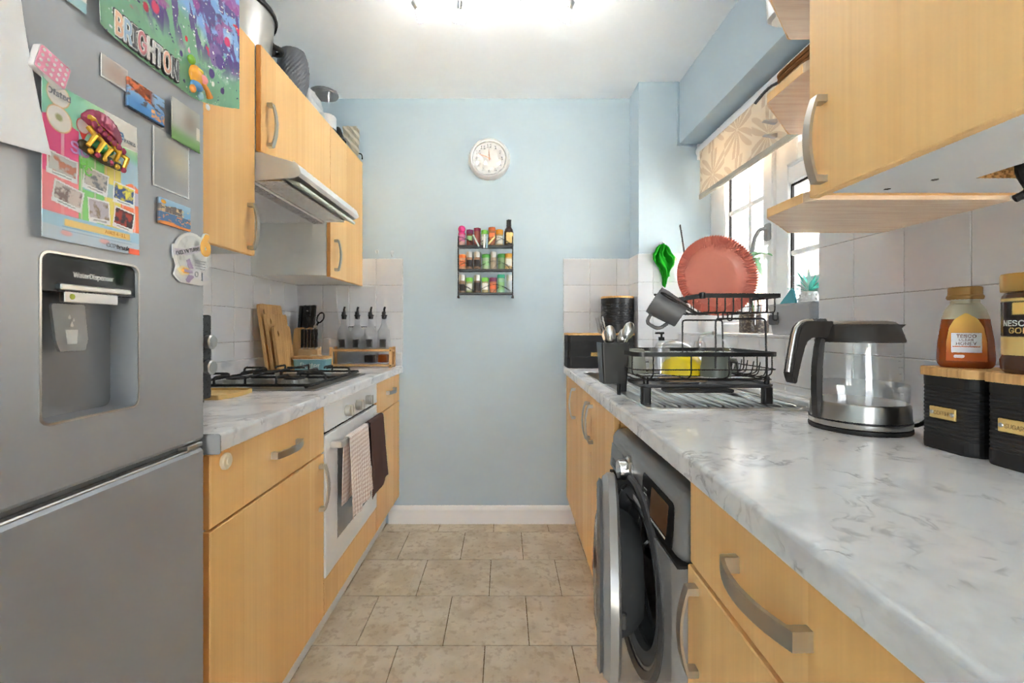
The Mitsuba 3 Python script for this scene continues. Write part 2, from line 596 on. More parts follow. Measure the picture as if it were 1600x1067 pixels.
# right wall under the sill, and beside the recess
tiles('wall_right', YW, YN - .006, .89, ZS - .010, YN - .006, ZS - .010, lambda p, q, r, s, t: rb(XR - t, XR, p, q, r, s, .0009))
tiles('wall_right', -.30, YW, .89, ZT, 1.211 + .1525 * 2, 1.352, lambda p, q, r, s, t: rb(XR - t, XR, p, q, r, s, .0009))
for nm, m in (('wall_back', bx(XL, -.579, YB - .004, YB, .97, ZT - .001)), ('wall_back', bx(.337, XN, YB - .004, YB, .89, ZT - .001)),
              ('wall_left', bx(XL, XL + .004, .90, YB, .97, ZT - .001)),
              ('wall_right', cat([bx(XN - .004, XN, YN, YB, .89, ZT - .001), bx(XN - .004, XW - .01, YN - .004, YN, .89, ZT - .001),
                              bx(XR - .004, XR, YW, YN, .89, ZS - .012), bx(XR - .004, XR, -.30, YW, .89, ZT - .001)]))):
    part(nm, 'grout', m, 'tile_grout', smooth=False)

# tiled sill
struct('trim_1', bx(XR - .004, 1.2, YW, YN, ZS - .012, ZS - .006), 'tile_grout', 'white tiled window sill')
y = YN - .004
while y > YW:
    part('trim_1', 'tile', rb(XR - .010, XR + .145, max(y - .1525, YW) + .0014, y - .0014, ZS - .010, ZS, .002), 'white_tile', smooth=False)
    y -= .1525

# skirting on the back wall
struct('baseboard_back', bx(-.66, .40, YB - .016, YB, 0, .074), 'white_satin', 'white painted skirting board')
part('baseboard_back', 'moulding', ext([(0, 0), (.018, 0), (.018, .006), (.011, .012), (.009, .022), (.004, .028), (0, .028)], 1.06, (.40, YB, .074), ((0, -1, 0), (0, 0, 1))), 'white_satin', smooth=False)

# ------------------------------------------------------------------ window
struct('window_1', None, None)
W0, W1 = YW, YN                                    # along Y
XF, XO = XW, XW + .062                             # inner and outer face of the frame
fr = .055
YM0, YM1 = 1.765, 1.845                            # mullion between the two lights
def wpart(nm, y0, y1, z0, z1, x0=XF, x1=XO, c=.004):
    return part('window_1', nm, rb(x0, x1, y0, y1, z0, z1, c), 'upvc', smooth=False)
fj = .108
wpart('jamb', W1 - fj, W1, ZS, ZH); wpart('jamb', W0, W0 + fr, ZS, ZH)
wpart('head', W0, W1, ZH - fr, ZH); wpart('cill', W0, W1, ZS, ZS + .045)
wpart('mullion', YM0, YM1, ZS + .045, ZH - fr)
# far light: an opening sash with glazing bars
def light(y0, y1, z0, z1, sash, bars_y, bars_z):
    if sash:
        s = .072
        sk = part('window_1', 'sash', [rb(XF - .012, XO - .01, y0 + .004, y0 + s, z0 + .004, z1 - .004, .005), rb(XF - .012, XO - .01, y1 - s, y1 - .004, z0 + .004, z1 - .004, .005),
                                 rb(XF - .012, XO - .01, y0 + s, y1 - s, z0 + .004, z0 + s, .005), rb(XF - .012, XO - .01, y0 + s, y1 - s, z1 - s, z1 - .004, .005)], 'upvc', smooth=False)
        y0, y1, z0, z1 = y0 + s, y1 - s, z0 + s, z1 - s
    b = .008
    part('window_1', 'gasket', [bx(XF + .012, XF + .02, y0, y0 + b, z0, z1), bx(XF + .012, XF + .02, y1 - b, y1, z0, z1), bx(XF + .012, XF + .02, y0, y1, z0, z0 + b), bx(XF + .012, XF + .02, y0, y1, z1 - b, z1)], 'rubber', smooth=False)
    part('window_1', 'pane', bx(XF + .022, XF + .0225, y0, y1, z0, z1), 'window_glass', smooth=False)
    for q in bars_y:
        part('window_1', 'glazing_bar', rb(XF + .010, XF + .034, q - .011, q + .011, z0, z1, .004), 'upvc', smooth=False)
    for q in bars_z:
        part('window_1', 'glazing_bar', rb(XF + .010, XF + .034, y0, y1, q - .011, q + .011, .004), 'upvc', smooth=False)
light(YM1, W1 - fj, ZS + .045, ZH - fr, True, [2.06], [1.39, 1.675])
wpart('transom', W0 + fr, YM0, 1.672, 1.735)
light(W0 + fr, YM0, ZS + .045, 1.672, False, [1.555], [1.405])
light(W0 + fr, YM0, 1.735, ZH - fr, True, [1.65, 1.48], [])
part('window_1', 'handle', [rb(XF - .026, XF - .010, 1.852, 1.888, 1.475, 1.545, .005),
      tube(bend([(XF - .024, 1.87, 1.525), (XF - .052, 1.87, 1.52), (XF - .055, 1.90, 1.49), (XF - .055, 1.93, 1.41)], .012), .008, 10)], 'grey_mid', label='grey window handle')

# outside: paving, boarded fence, the white neighbouring house
struct('ground', bx(-30, 40, -30, 40, -.4, -.16), dif('paving', (186, 182, 174)), 'garden ground outside')
fk = thing('garden_fence', 'weathered timber board fence outside beyond the window', 'fence')
mat('fence_wood', (176, 146, 118), .8, spec=.1)
for i in range(46):
    y = 2.2 + .146 * i
    part(fk, 'board', rb(3.20, 3.218, y, y + .14, -.17, 1.80 + .01 * (i % 3), .003), 'fence_wood', smooth=False)
part(fk, 'capping', rb(3.18, 3.24, 2.2, 8.95, 1.82, 1.85, .004), 'fence_wood', smooth=False)
for i in range(4):
    part(fk, 'post', rb(3.22, 3.31, 2.3 + 2.1 * i, 2.39 + 2.1 * i, -.17, 1.86, .004), 'fence_wood', smooth=False)
hk = thing('neighbour_house', 'white clad house standing beyond the garden fence', 'house')
mat('house_white', (240, 239, 236), .8, spec=.1)
mat('house_roof', (205, 203, 200), .8, spec=.1)
part(hk, 'wall', bx(7.0, 11.0, 6.0, 22.0, -.2, 3.0), 'house_white', smooth=False)
for i in range(18):
    part(hk, 'cladding_board', rb(6.965, 7.0, 6.0, 22.0, .1 + .16 * i, .1 + .16 * i + .15, .01), 'house_white', smooth=False)
part(hk, 'roof', hull([(6.7, 5.8, 3.0), (6.7, 22.2, 3.0), (11.3, 5.8, 3.0), (11.3, 22.2, 3.0), (9, 5.8, 4.6), (9, 22.2, 4.6)]), 'house_roof', smooth=False)
part(hk, 'gutter', rod((6.66, 5.8, 2.98), (6.66, 22.2, 2.98), .06), 'house_white')
part(hk, 'chimney', rb(8.7, 9.5, 12.0, 12.9, 3.8, 5.6, .02), 'house_roof', smooth=False)

# roller blind
bk = thing('roller_blind', 'cream roller blind with a leaf print pulled partly down over the window', 'blind')
scene['blind_cloth'] = {'type': 'principledthin', 'base_color': proc(f_blind), 'roughness': .7, 'diff_trans': .55, 'spec_trans': 0.0}
XB = XW - .045
part(bk, 'tube', rod((XB - .012, YW + .02, 2.040), (XB - .012, YN - .035, 2.040), .037, 24), 'upvc')
part(bk, 'bracket', rb(XB - .04, XB + .045, YN - .034, YN - .026, 2.0, 2.085, .003), 'upvc', smooth=False)
part(bk, 'fabric', sheet(lambda u, v: np.stack([XB - .046 + .003 * np.sin(v * 3), YW + .05 + (YN - .075 - YW - .05) * u, 2.03 + (1.80 - 2.03) * v], -1), 30, 12, .0006), 'blind_cloth')
part(bk, 'bottom_bar', rb(XB - .052, XB - .038, YW + .05, YN - .075, 1.778, 1.806, .005), mat('blind_bar', (176, 168, 154), .5), smooth=False)


# ------------------------------------------------------------------ fitted kitchen
def d_handle(c, along, out, L=.15, w=.018, bow=.014, base=.018, th=.005):
    """A bowed flat bar handle, c on the door's surface."""
    a = np.linspace(-L / 2, L / 2, 17)
    o = base + bow * (1 - (2 * a / L) ** 2)
    pts = [(x, y) for x, y in zip(a, o)] + [(L / 2, 0), (L / 2 - .012, 0)]
    b = np.linspace(L / 2 - .012, -L / 2 + .012, 15)
    pts += [(x, base + bow * (1 - (2 * x / L) ** 2) - th) for x in b] + [(-L / 2 + .012, 0), (-L / 2, 0)]
    along, out = np.array(along, float), np.array(out, float)
    m = mv(trimesh.creation.extrude_polygon(Polygon(pts), w, engine='earcut'), z=-w / 2)
    return frame(m, c, along, out)


UP = (0, 0, 1)
ZW = .900                                          # worktop
XD = -.600                                         # face of the left doors
YC = [.925, 1.515, 2.130, 2.600]                   # borders of the left base units
XC = -1.18


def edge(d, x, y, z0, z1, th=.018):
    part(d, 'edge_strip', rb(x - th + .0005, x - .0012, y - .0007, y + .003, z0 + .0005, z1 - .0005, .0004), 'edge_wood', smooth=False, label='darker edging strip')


def front(k, name, y0, y1, z0, z1, x=XD, th=.018, g=.0015):
    d = part(k, name, rb(x - th, x, y0 + g, y1 - g, z0 + g, z1 - g, .002), 'wood', smooth=False)
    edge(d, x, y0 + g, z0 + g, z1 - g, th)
    return d


# left base unit beside the fridge
k = thing('base_cabinet', 'beech base cabinet with one drawer over a door, next to the fridge', 'cabinet')
part(k, 'filler_strip', rb(XC, XD - .012, .906, .9235, .15, .86, .001), 'white_satin', smooth=False, label='white filler strip beside the fridge')
part(k, 'carcass', [bx(XC, XD - .02, YC[0], YC[0] + .016, .15, .86), bx(XC, XD - .02, YC[1] - .016, YC[1], .15, .86), bx(XC, XD - .02, YC[0], YC[1], .15, .166), bx(XC, XC + .01, YC[0], YC[1], .15, .86), bx(XC, XD - .02, YC[0], YC[1], .845, .86)], 'offwhite', smooth=False)
d = front(k, 'drawer', YC[0], YC[1], .703, .857)
part(d, 'handle', d_handle((XD, 1.245, .787), (0, 1, 0), (1, 0, 0)), 'handle_metal')
part(d, 'child_lock', [cyl(.018, 0, .010, (XD, .973, .832), 28, .003, 'x'), cyl(.008, .010, .013, (XD, .973, .832), 20, .001, 'x')], mat('cream_plastic', (236, 220, 190), .4), label='round cream child lock button')
d = front(k, 'door', YC[0], YC[1], .155, .700)
part(d, 'handle', d_handle((XD, 1.480, .597), UP, (1, 0, 0)), 'handle_metal')

# oven housing and oven
k = thing('base_cabinet', 'beech oven housing with a plain panel below the white oven', 'cabinet')
part(k, 'carcass', [bx(XC, XD - .02, YC[1] + .001, YC[1] + .012, .15, .86), bx(XC, XD - .02, YC[2] - .012, YC[2] - .001, .15, .86), bx(XC, XD - .02, YC[1] + .001, YC[2] - .001, .25, .266), bx(XC, XD - .02, YC[1] + .001, YC[2] - .001, .15, .166)], 'offwhite', smooth=False)
front(k, 'panel', YC[1], YC[2], .155, .276)
k = thing('oven', 'white built-in oven with three grey knobs and a bar handle', 'oven')
XO_ = XD + .004
y0, y1 = YC[1] + .016, YC[2] - .016
part(k, 'body', bx(XC + .06, XD - .02, y0, y1, .282, .85), 'grey_dark', smooth=False)
part(k, 'control_panel', rb(XD - .02, XO_, YC[1] + .003, YC[2] - .003, .768, .858, .002), 'white_gloss', smooth=False)
part(k, 'vent_gap', bx(XD - .02, XD - .008, YC[1] + .004, YC[2] - .004, .757, .769), 'black_matt', smooth=False)
dk = part(k, 'door', rb(XD - .02, XO_, YC[1] + .003, YC[2] - .003, .279, .757, .003), 'white_gloss', smooth=False)
part(dk, 'window', rb(XO_ - .002, XO_ + .0012, 1.625, 2.035, .366, .690, .0008), mat('oven_glass', (112, 113, 113), .12, spec=.5), smooth=False)
hz, hx = .716, XO_ + .036
part(dk, 'handle', [rb(hx - .005, hx + .005, 1.555, 2.09, hz - .011, hz + .011, .002), rb(XO_ - .001, hx, 1.556, 1.572, hz - .011, hz + .011, .002), rb(XO_ - .001, hx, 2.073, 2.089, hz - .011, hz + .011, .002)], mat('handle_satin', (205, 201, 196), .35, .9), smooth=False)
for y in (1.712, 1.838, 1.965):
    q = part(k, 'knob', cyl(.021, 0, .022, (XO_, y, .806), 28, .003, 'x'), mat('knob_grey', (168, 165, 158), .4, .4) if 'knob_grey' not in scene else 'knob_grey')
    part(q, 'grip', rb(XO_ + .021, XO_ + .030, y - .005, y + .005, .786, .826, .002), 'knob_grey', smooth=False)

# far left base unit
k = thing('base_cabinet', 'narrow beech base cabinet with a small drawer, in the corner by the blue wall', 'cabinet')
part(k, 'carcass', [bx(XC, XD - .02, YC[2] + .001, YC[2] + .016, .15, .86), bx(XC, XD - .02, YC[3] - .016, YC[3], .15, .86), bx(XC, XD - .02, YC[2] + .001, YC[3], .15, .166), bx(XC, XD - .02, YC[2] + .001, YC[3], .845, .86)], 'offwhite', smooth=False)
d = front(k, 'drawer', YC[2], YC[3], .703, .857)
part(d, 'handle', d_handle((XD, 2.385, .785), (0, 1, 0), (1, 0, 0)), 'handle_metal')
front(k, 'door', YC[2], YC[3], .155, .700)
struct('trim_2', rb(-.690, -.676, .93, YB, 0, .15, .002), 'white_satin', 'white plinth under the left cabinets')


def bullnose(x_front, x_back, y0, y1, z0, z1, skew=0.0, ys=0.0, hole=None):
    """A worktop with a rounded front edge; front at x_front, seen along Y."""
    s = 1 if x_back > x_front else -1
    r = .009
    prof = [(x_back, z0), (x_front + s * .004, z0)] + [(x_front + s * r * (1 - math.cos(t)), z1 - r + r * math.sin(t)) for t in np.linspace(0, math.pi / 2, 6)] + [(x_back, z1)]
    prof.insert(2, (x_front, z0 + .004))
    p = Polygon(prof)
    m = trimesh.creation.extrude_polygon(p, y1 - y0, engine='earcut')
    V = m.vertices.copy()
    m.vertices = np.c_[V[:, 0], y0 + V[:, 2], V[:, 1]]
    m.invert()
    if m.volume < 0:
        m.invert()
    if skew:
        V = m.vertices.copy()
        w = (x_back - V[:, 0]) / (x_back - x_front)
        V[:, 0] += skew * (V[:, 1] - ys) * w
        m.vertices = V
    if hole is not None:
        m = cut(m, bx(*hole))
    return m


k = thing('worktop', 'pale grey marbled laminate worktop along the left wall with a matching upstand', 'worktop')
part(k, 'slab', bullnose(-.580, XL + .001, .922, YB - .001, .862, ZW, hole=(-1.11, -.67, 1.57, 2.08, .80, 1.0)), 'marble', smooth=30)
part(k, 'end_cap', ext(rrect(0, .612, 0, .041, .006), .003, (XL + .001, .922, .8605), FNY), 'cap_grey', smooth=False, label='grey plastic end cap')
part(k, 'upstand', [rb(XL, XL + .018, .93, YB - .001, ZW, .975, .003), rb(XL + .018, -.581, YB - .018, YB - .0005, ZW, .975, .003)], 'marble', smooth=False)

# left wall units
XU = -.810
def carcass(k, x, y0, y1, z0, z1, side=True):
    part(k, 'carcass', [bx(XL + .001, x, y0, y0 + .016, z0, z1), bx(XL + .001, x, y1 - .016, y1, z0, z1), bx(XL + .001, x, y0, y1, z0, z0 + .016), bx(XL + .001, x, y0, y1, z1 - .016, z1), bx(XL + .001, XL + .008, y0, y1, z0, z1)], 'offwhite', smooth=False)
k = thing('wall_cabinet', 'tall beech wall cabinet beside the fridge, left of the cooker hood', 'cabinet')
carcass(k, XU - .038, .925, 1.512, 1.362, 2.058)
d = part(k, 'door', rb(XU - .036, XU - .018, .927, 1.511, 1.355, 2.060, .002), 'wood', smooth=False)
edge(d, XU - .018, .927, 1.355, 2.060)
part(d, 'handle', d_handle((XU - .018, 1.475, 1.445), UP, (1, 0, 0)), 'handle_metal')
k = thing('wall_cabinet', 'short beech wall cabinet above the cooker hood', 'cabinet')
carcass(k, XU - .02, 1.514, 2.118, 1.712, 2.058)
d = part(k, 'door', rb(XU - .018, XU, 1.516, 2.118, 1.706, 2.060, .002), 'wood', smooth=False)
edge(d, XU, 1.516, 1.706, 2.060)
part(d, 'handle', d_handle((XU, 1.560, 1.810), UP, (1, 0, 0)), 'handle_metal')
k = thing('wall_cabinet', 'tall beech wall cabinet in the far left corner, right of the cooker hood', 'cabinet')
carcass(k, XU - .02, 2.120, YB - .001, 1.362, 2.058)
d = part(k, 'door', rb(XU - .018, XU, 2.122, YB - .003, 1.355, 2.060, .002), 'wood', smooth=False)
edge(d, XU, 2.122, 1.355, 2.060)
part(d, 'handle', d_handle((XU, 2.175, 1.463), UP, (1, 0, 0)), 'handle_metal')

# cooker hood
k = thing('cooker_hood', 'white visor cooker hood under the short wall cabinet', 'cooker hood')
y0, y1 = 1.517, 2.116
side = [(XL + .002, 1.600), (-.860, 1.606), (-.700, 1.618), (-.688, 1.624), (-.690, 1.640), (-.705, 1.670), (-.812, 1.702), (XL + .002, 1.702)]
def yprism(poly, a, b):
    m = trimesh.creation.extrude_polygon(Polygon(poly), b - a, engine='earcut')
    V = m.vertices.copy()
    m.vertices = np.c_[V[:, 0], a + V[:, 2], V[:, 1]]
    m.invert()
    return m if m.volume > 0 else (m.invert() or m)
top = [(XL + .002, 1.690), (-.815, 1.690), (-.712, 1.660), (-.700, 1.640), (-.690, 1.640), (-.705, 1.670), (-.812, 1.702), (XL + .002, 1.702)]
part(k, 'body', [yprism(side, y0, y0 + .006), yprism(side, y1 - .006, y1), yprism(top, y0, y1), rb(XL + .002, XL + .05, y0, y1, 1.600, 1.69, .001)], 'white_gloss', smooth=False)
vis = [(-.712, 1.628), (-.690, 1.598), (-.684, 1.600), (-.672, 1.640), (-.704, 1.673), (-.712, 1.668)]
part(k, 'visor', yprism([(-.704, 1.640), (-.688, 1.622), (-.676, 1.632), (-.688, 1.662), (-.704, 1.674)], y0 - .002, y1 + .002), 'white_gloss', smooth=False)
part(k, 'glass_flap', yprism([(-.742, 1.618), (-.694, 1.594), (-.690, 1.596), (-.690, 1.606), (-.738, 1.622)], y0 + .02, y1 - .01), mat('flap_green', (196, 208, 198), .15), smooth=False)
part(k, 'light_diffuser', rb(-.885, -.835, y0 + .008, y1 - .008, 1.598, 1.608, .002), 'white_satin', smooth=False)
mat('dark_hole', (96, 90, 84), .8, spec=.1)
hs = []
for i in range(58):
    for j in range(4):
        y = y0 + .02 + i * (y1 - y0 - .04) / 57
        hs.append(bx(-.880 + .0115 * j + .001, -.880 + .0115 * j + .008, y, y + .005, 1.5974, 1.5985))
part(k, 'perforation', hs, 'dark_hole', smooth=False, kind='stuff')
part(k, 'filter_backing', bx(XL + .05, -.745, y0 + .006, y1 - .006, 1.6086, 1.612), mat('filter_tan', (150, 126, 100), .6), smooth=False)
gs = []
for i in range(34):
    y = y0 + .010 + i * (y1 - y0 - .022) / 33
    gs.append(bx(XL + .05, -.888, y, y + .0095, 1.6065, 1.6084))
    gs.append(bx(-.832, -.742, y, y + .0095, 1.6065, 1.6084))
part(k, 'grille', gs, 'white_satin', smooth=False, kind='stuff')

# ------------------------------------------------------------------ right-hand run; it stands a little out of square
SK, Y0S = .0155, .40
XE = .304                                          # worktop edge at Y0S
def sk(m):
    m = m.copy()
    V = m.vertices.copy()
    V[:, 0] += SK * (V[:, 1] - Y0S)
    m.vertices = V
    return m
XRD = XE + .016
RC = [.215, .800, 1.390, 1.790, 2.200, 2.598]
k = thing('worktop', 'pale grey marbled laminate worktop along the right wall under the window', 'worktop')
SINK = (.372, .862, 1.185, 2.165)
slab = bullnose(XE, XR - .007, -.30, YB - .007, .858, ZW, SK, Y0S, hole=(SINK[0] + .02, SINK[1] - .02, SINK[2] + .02, SINK[3] - .02, .8, 1.0))
part(k, 'slab', cut(slab, bx(XN - .007, 1.2, YN - .007, 3, .7, 1.1)), 'marble', smooth=30)
part(k, 'seal', [rb(XR - .012, XR - .006, -.30, YN - .006, ZW, ZW + .008, .002)], 'white_satin', smooth=False)

def rfront(k, name, y0, y1, z0, z1, x=XRD, th=.018, g=.0015):
    return part(k, name, sk(rb(x, x + th, y0 + g, y1 - g, z0 + g, z1 - g, .002)), 'wood', smooth=False)
def rcarc(k, y0, y1):
    xb = .90 if y1 < 2.4 else .70
    part(k, 'carcass', [sk(bx(XRD + .02, xb, y0 + .001, y0 + .016, .15, .855)), sk(bx(XRD + .02, xb, y1 - .016, y1 - .001, .15, .855)), sk(bx(XRD + .02, xb, y0 + .001, y1 - .001, .15, .166))], 'wood', smooth=False)
k = thing('base_cabinet', 'beech base cabinet with one drawer over a door, right of the washing machine', 'cabinet')
rcarc(k, RC[0], RC[1])
d = rfront(k, 'drawer', RC[0], RC[1], .705, .855)
part(d, 'handle', sk(d_handle((XRD, .555, .790), (0, 1, 0), (-1, 0, 0), L=.165, w=.022, bow=.018, base=.022, th=.006)), 'handle_metal')
d = rfront(k, 'door', RC[0], RC[1] + .012, .155, .699)
part(d, 'handle', sk(d_handle((XRD, .770, .605), UP, (-1, 0, 0))), 'handle_metal')
k = thing('base_cabinet', 'beech sink base cabinet with a pair of doors, left of the washing machine', 'cabinet')
rcarc(k, RC[2], RC[4])
d = rfront(k, 'door', RC[2], RC[3], .155, .853)
part(d, 'handle', sk(d_handle((XRD, 1.755, .745), UP, (-1, 0, 0))), 'handle_metal')
d = rfront(k, 'door', RC[3], RC[4], .155, .853)
part(d, 'handle', sk(d_handle((XRD, 1.825, .745), UP, (-1, 0, 0))), 'handle_metal')
k = thing('base_cabinet', 'beech base cabinet with a single door, in the far right corner', 'cabinet')
rcarc(k, RC[4], RC[5])
d = rfront(k, 'door', RC[4], RC[5], .155, .853)
part(d, 'handle', sk(d_handle((XRD, 2.235, .745), UP, (-1, 0, 0))), 'handle_metal')
struct('trim_3', sk(rb(XRD + .05, XRD + .064, -.3, 2.60, 0, .15, .002)), 'wood', 'beech plinth under the right cabinets')

# right wall unit with open end shelves
XU2, ZB = .555, 1.358
k = thing('wall_cabinet', 'beech wall cabinet above the right worktop with open end shelves', 'cabinet')
yf = .829
hole = bx(.760, .900, .58, .735, 1.3, 1.4)
part(k, 'carcass', [bx(XU2 + .02, XR - .001, yf - .016, yf, ZB, 2.06), bx(XU2 + .02, XR - .001, .23, .246, ZB, 2.06), bx(XU2 + .02, XR - .001, .246, yf - .016, 2.044, 2.06), bx(XR - .008, XR - .001, .246, yf - .016, ZB, 2.044)], 'wood', smooth=False)
part(k, 'bottom_panel', cut(bx(XU2 + .02, XR - .008, .246, yf - .016, ZB, ZB + .016), hole), 'white_satin', smooth=False, label='white underside with a rough cut-out')
part(k, 'cut_edge', [bx(.758, .7605, .58, .735, ZB + .0005, ZB + .05), bx(.760, .900, .7345, .737, ZB + .0005, ZB + .05), bx(.760, .900, .58, .735, ZB + .05, ZB + .055)], 'chipboard', smooth=False, label='bare chipboard')
for q, r in ((.665, .79, ), (.70, .74)):
    part(k, 'fixing', cyl(.005, -.001, .0006, (q, r, ZB), 14), 'dark_hole')
d = part(k, 'door', rb(XU2, XU2 + .018, .231, yf, ZB - .006, 2.062, .002), 'wood', smooth=False)
part(d, 'handle', d_handle((XU2, .790, 1.443), UP, (-1, 0, 0), L=.15, w=.018), 'handle_metal')
for z in (1.350, 1.592, 1.825, 2.042):
    r = Polygon([(XR - .001, yf), (XU2 + .002, yf), (XU2 + .002, .969), (.700, 1.117), (XR - .001, 1.117)])
    part(k, 'shelf', trimesh.creation.extrude_polygon(r.buffer(-.02).buffer(.02, quad_segs=5), .018, engine='earcut').apply_translation((0, 0, z)), 'shelf_wood', smooth=False)
    # the edge banding that runs round the shelf
    q = shapely.LineString([(XU2 + .0015, yf + .02), (XU2 + .0015, .962), (.697, 1.1178), (XR - .02, 1.1178)])
    part(k, 'shelf_edge', trimesh.creation.extrude_polygon(q.buffer(.0009, cap_style='flat', join_style='round'), .018, engine='earcut').apply_translation((0, 0, z)), 'wood', smooth=False)


# ------------------------------------------------------------------ fridge freezer
XFR = -.595
FY0, FY1 = .300, .905
k = FRIDGE = thing('fridge_freezer', 'grey steel fridge freezer with a water dispenser, covered in magnets', 'fridge')
part(k, 'cabinet', rb(XL + .02, XFR - .062, FY0 + .004, FY1 - .004, .02, 1.865, .004), 'fridge_grey', smooth=False)
zg = .885
dy0, dy1, dz0, dz1 = .584, .738, .992, 1.215
ud = rb(XFR - .055, XFR, FY0, FY1, zg + .011, 1.87, .006)
recess = ext(rrect(dy0, dy1, dz0, dz1, .012), .10, (XFR - .045, 0, 0), ((0, 1, 0), (0, 0, 1)))
ud = cut(ud, recess)
d = part(k, 'upper_door', ud, 'fridge_steel', smooth=25)
part(k, 'lower_door', rb(XFR - .055, XFR, FY0, FY1, .06, zg - .004, .006), 'fridge_steel', smooth=False)
part(k, 'grip_gap', [bx(XFR - .055, XFR - .022, FY0 + .006, FY1 - .006, zg - .004, zg + .011)], 'fridge_dark', smooth=False)
part(k, 'grip_strip', [rb(XFR - .02, XFR - .004, FY0 + .004, FY1 - .01, zg - .006, zg - .001, .002)], 'steel', smooth=False, label='bright metal edge')
part(k, 'hinge', [rb(XFR - .03, XFR - .002, FY1 - .045, FY1 - .003, zg - .002, zg + .008, .002)], 'steel', smooth=False)
part(k, 'plinth_grille', bx(XFR - .08, XFR - .06, FY0 + .01, FY1 - .01, .0, .06), 'fridge_dark', smooth=False)
# dispenser: lining of the recess, gloss panel, silver bar, tag, lever
w = part(k, 'water_dispenser', [bx(XFR - .0455, XFR - .044, dy0, dy1, dz0, dz1), ], mat('recess_grey', (128, 129, 131), .35, .5), smooth=False)
ring = rrect(dy0 - .003, dy1 + .003, dz0 - .003, dz1 + .003, .014).difference(rrect(dy0, dy1, dz0, dz1, .012))
part(w, 'rim', ext(ring, .0035, (XFR - .002, 0, 0), FX), 'steel', smooth=False)
gp = rrect(dy0, dy1, 1.166, dz1, .012).union(sbox(dy0, 1.166, dy1, 1.19))
part(w, 'control_panel', ext(gp, .040, (XFR - .044, 0, 0), FX), 'gloss_black', smooth=False, label='gloss black panel')
part(w, 'lettering', text('WaterDispenser', .0068, .0006, (XFR - .004, .632, 1.1875), FX, True, squeeze=.92), 'white_gloss', smooth=False)
part(w, 'silver_bar', rb(XFR - .006, XFR + .004, .607, .722, 1.168, 1.1765, .0015), 'steel_bright', smooth=False)
part(w, 'tag', rb(XFR - .012, XFR - .004, .620, .706, 1.152, 1.168, .001), 'steel_bright', smooth=False)
part(w, 'tag_mark', ext(Point(0, 0).buffer(.004), .0005, (XFR - .0042, .631, 1.160), FX), mat('tag_green', (150, 160, 60), .5), smooth=False)
lv = ext(Polygon([(.6135, 1.150), (.663, 1.150), (.668, 1.100), (.664, 1.084), (.626, 1.084), (.620, 1.100)]).buffer(-.004).buffer(.004), .004, (0, 0, 0), FX)
lv = mv(lv, XFR - .020)
part(w, 'lever', lv, mat('lever_plastic', (205, 206, 206), .1, spec_trans=.5, eta=1.45), smooth=False, label='clear lever with a glass symbol')
part(w, 'lever_back', mv(ext(Polygon([(.626, 1.148), (.653, 1.148), (.655, 1.094), (.632, 1.094)]), .002, (0, 0, 0), FX), XFR - .0235), 'steel_bright', smooth=False)
dp = lambda y, z, s: Point(y, z).buffer(s).union(Polygon([(y - s * .8, z + s * .4), (y + s * .8, z + s * .4), (y, z + 2.2 * s)]))
part(w, 'symbol', mv(ext(Polygon([(.6335, 1.114), (.6515, 1.114), (.650, 1.094), (.6355, 1.094)]).union(dp(.6425, 1.1205, .0024)).union(dp(.639, 1.131, .002)).union(dp(.645, 1.1275, .0016)), .0006, (0, 0, 0), FX), XFR - .0158), 'white_gloss', smooth=False)


# ------------------------------------------------------------------ ceiling spotlights
LAMP = 2.6
k = thing('spotlight_bar', 'chrome ceiling bar of small spotlights at the top of the picture', 'ceiling light')
lx, ly = -.150, 1.755
part(k, 'ceiling_rose', cyl(.05, ZC - .03, ZC, (lx, ly - .05, 0), 28, .004), 'chrome')
part(k, 'bar', rod((lx - .30, ly - .05, ZC - .045), (lx + .42, ly - .05, ZC - .045), .009, 12), 'chrome')
scene['bulb_face'] = {'type': 'twosided', 'bsdf': {'type': 'diffuse', 'reflectance': rgb((240, 238, 232))}}
for i, (x, tilt, roll) in enumerate(((-.235, 20, -35), (-.06, 25, 8), (.17, -30, 20), (.36, 20, 30))):
    hx, hz = lx + x + .045, ZC - .086
    def place(m):
        m = rotm(rotm(m, (1, 0, 0), tilt), (0, 1, 0), roll)
        return mv(m, hx, ly - .05, hz)
    part(k, 'arm', rod((hx, ly - .05, ZC - .045), (hx, ly - .05, hz - .004), .006), 'chrome')
    sp = part(k, 'socket', place(lathe([(0, 0), (.012, 0), (.013, -.004), (.013, -.026), (.010, -.030), (0, -.030)], 20)), 'chrome')
    bm = place(lathe([(0, -.028), (.011, -.028), (.016, -.040), (.0245, -.062), (.025, -.066), (.022, -.069), (0, -.070)], 24))
    sh = mikit.ply(bm, 'bulb_face', smooth=40)
    sh['emitter'] = {'type': 'area', 'radiance': {'type': 'rgb', 'value': [LAMP, LAMP, LAMP * 1.02]}}
    part(sp, 'bulb', sh, None, label='white reflector bulb')


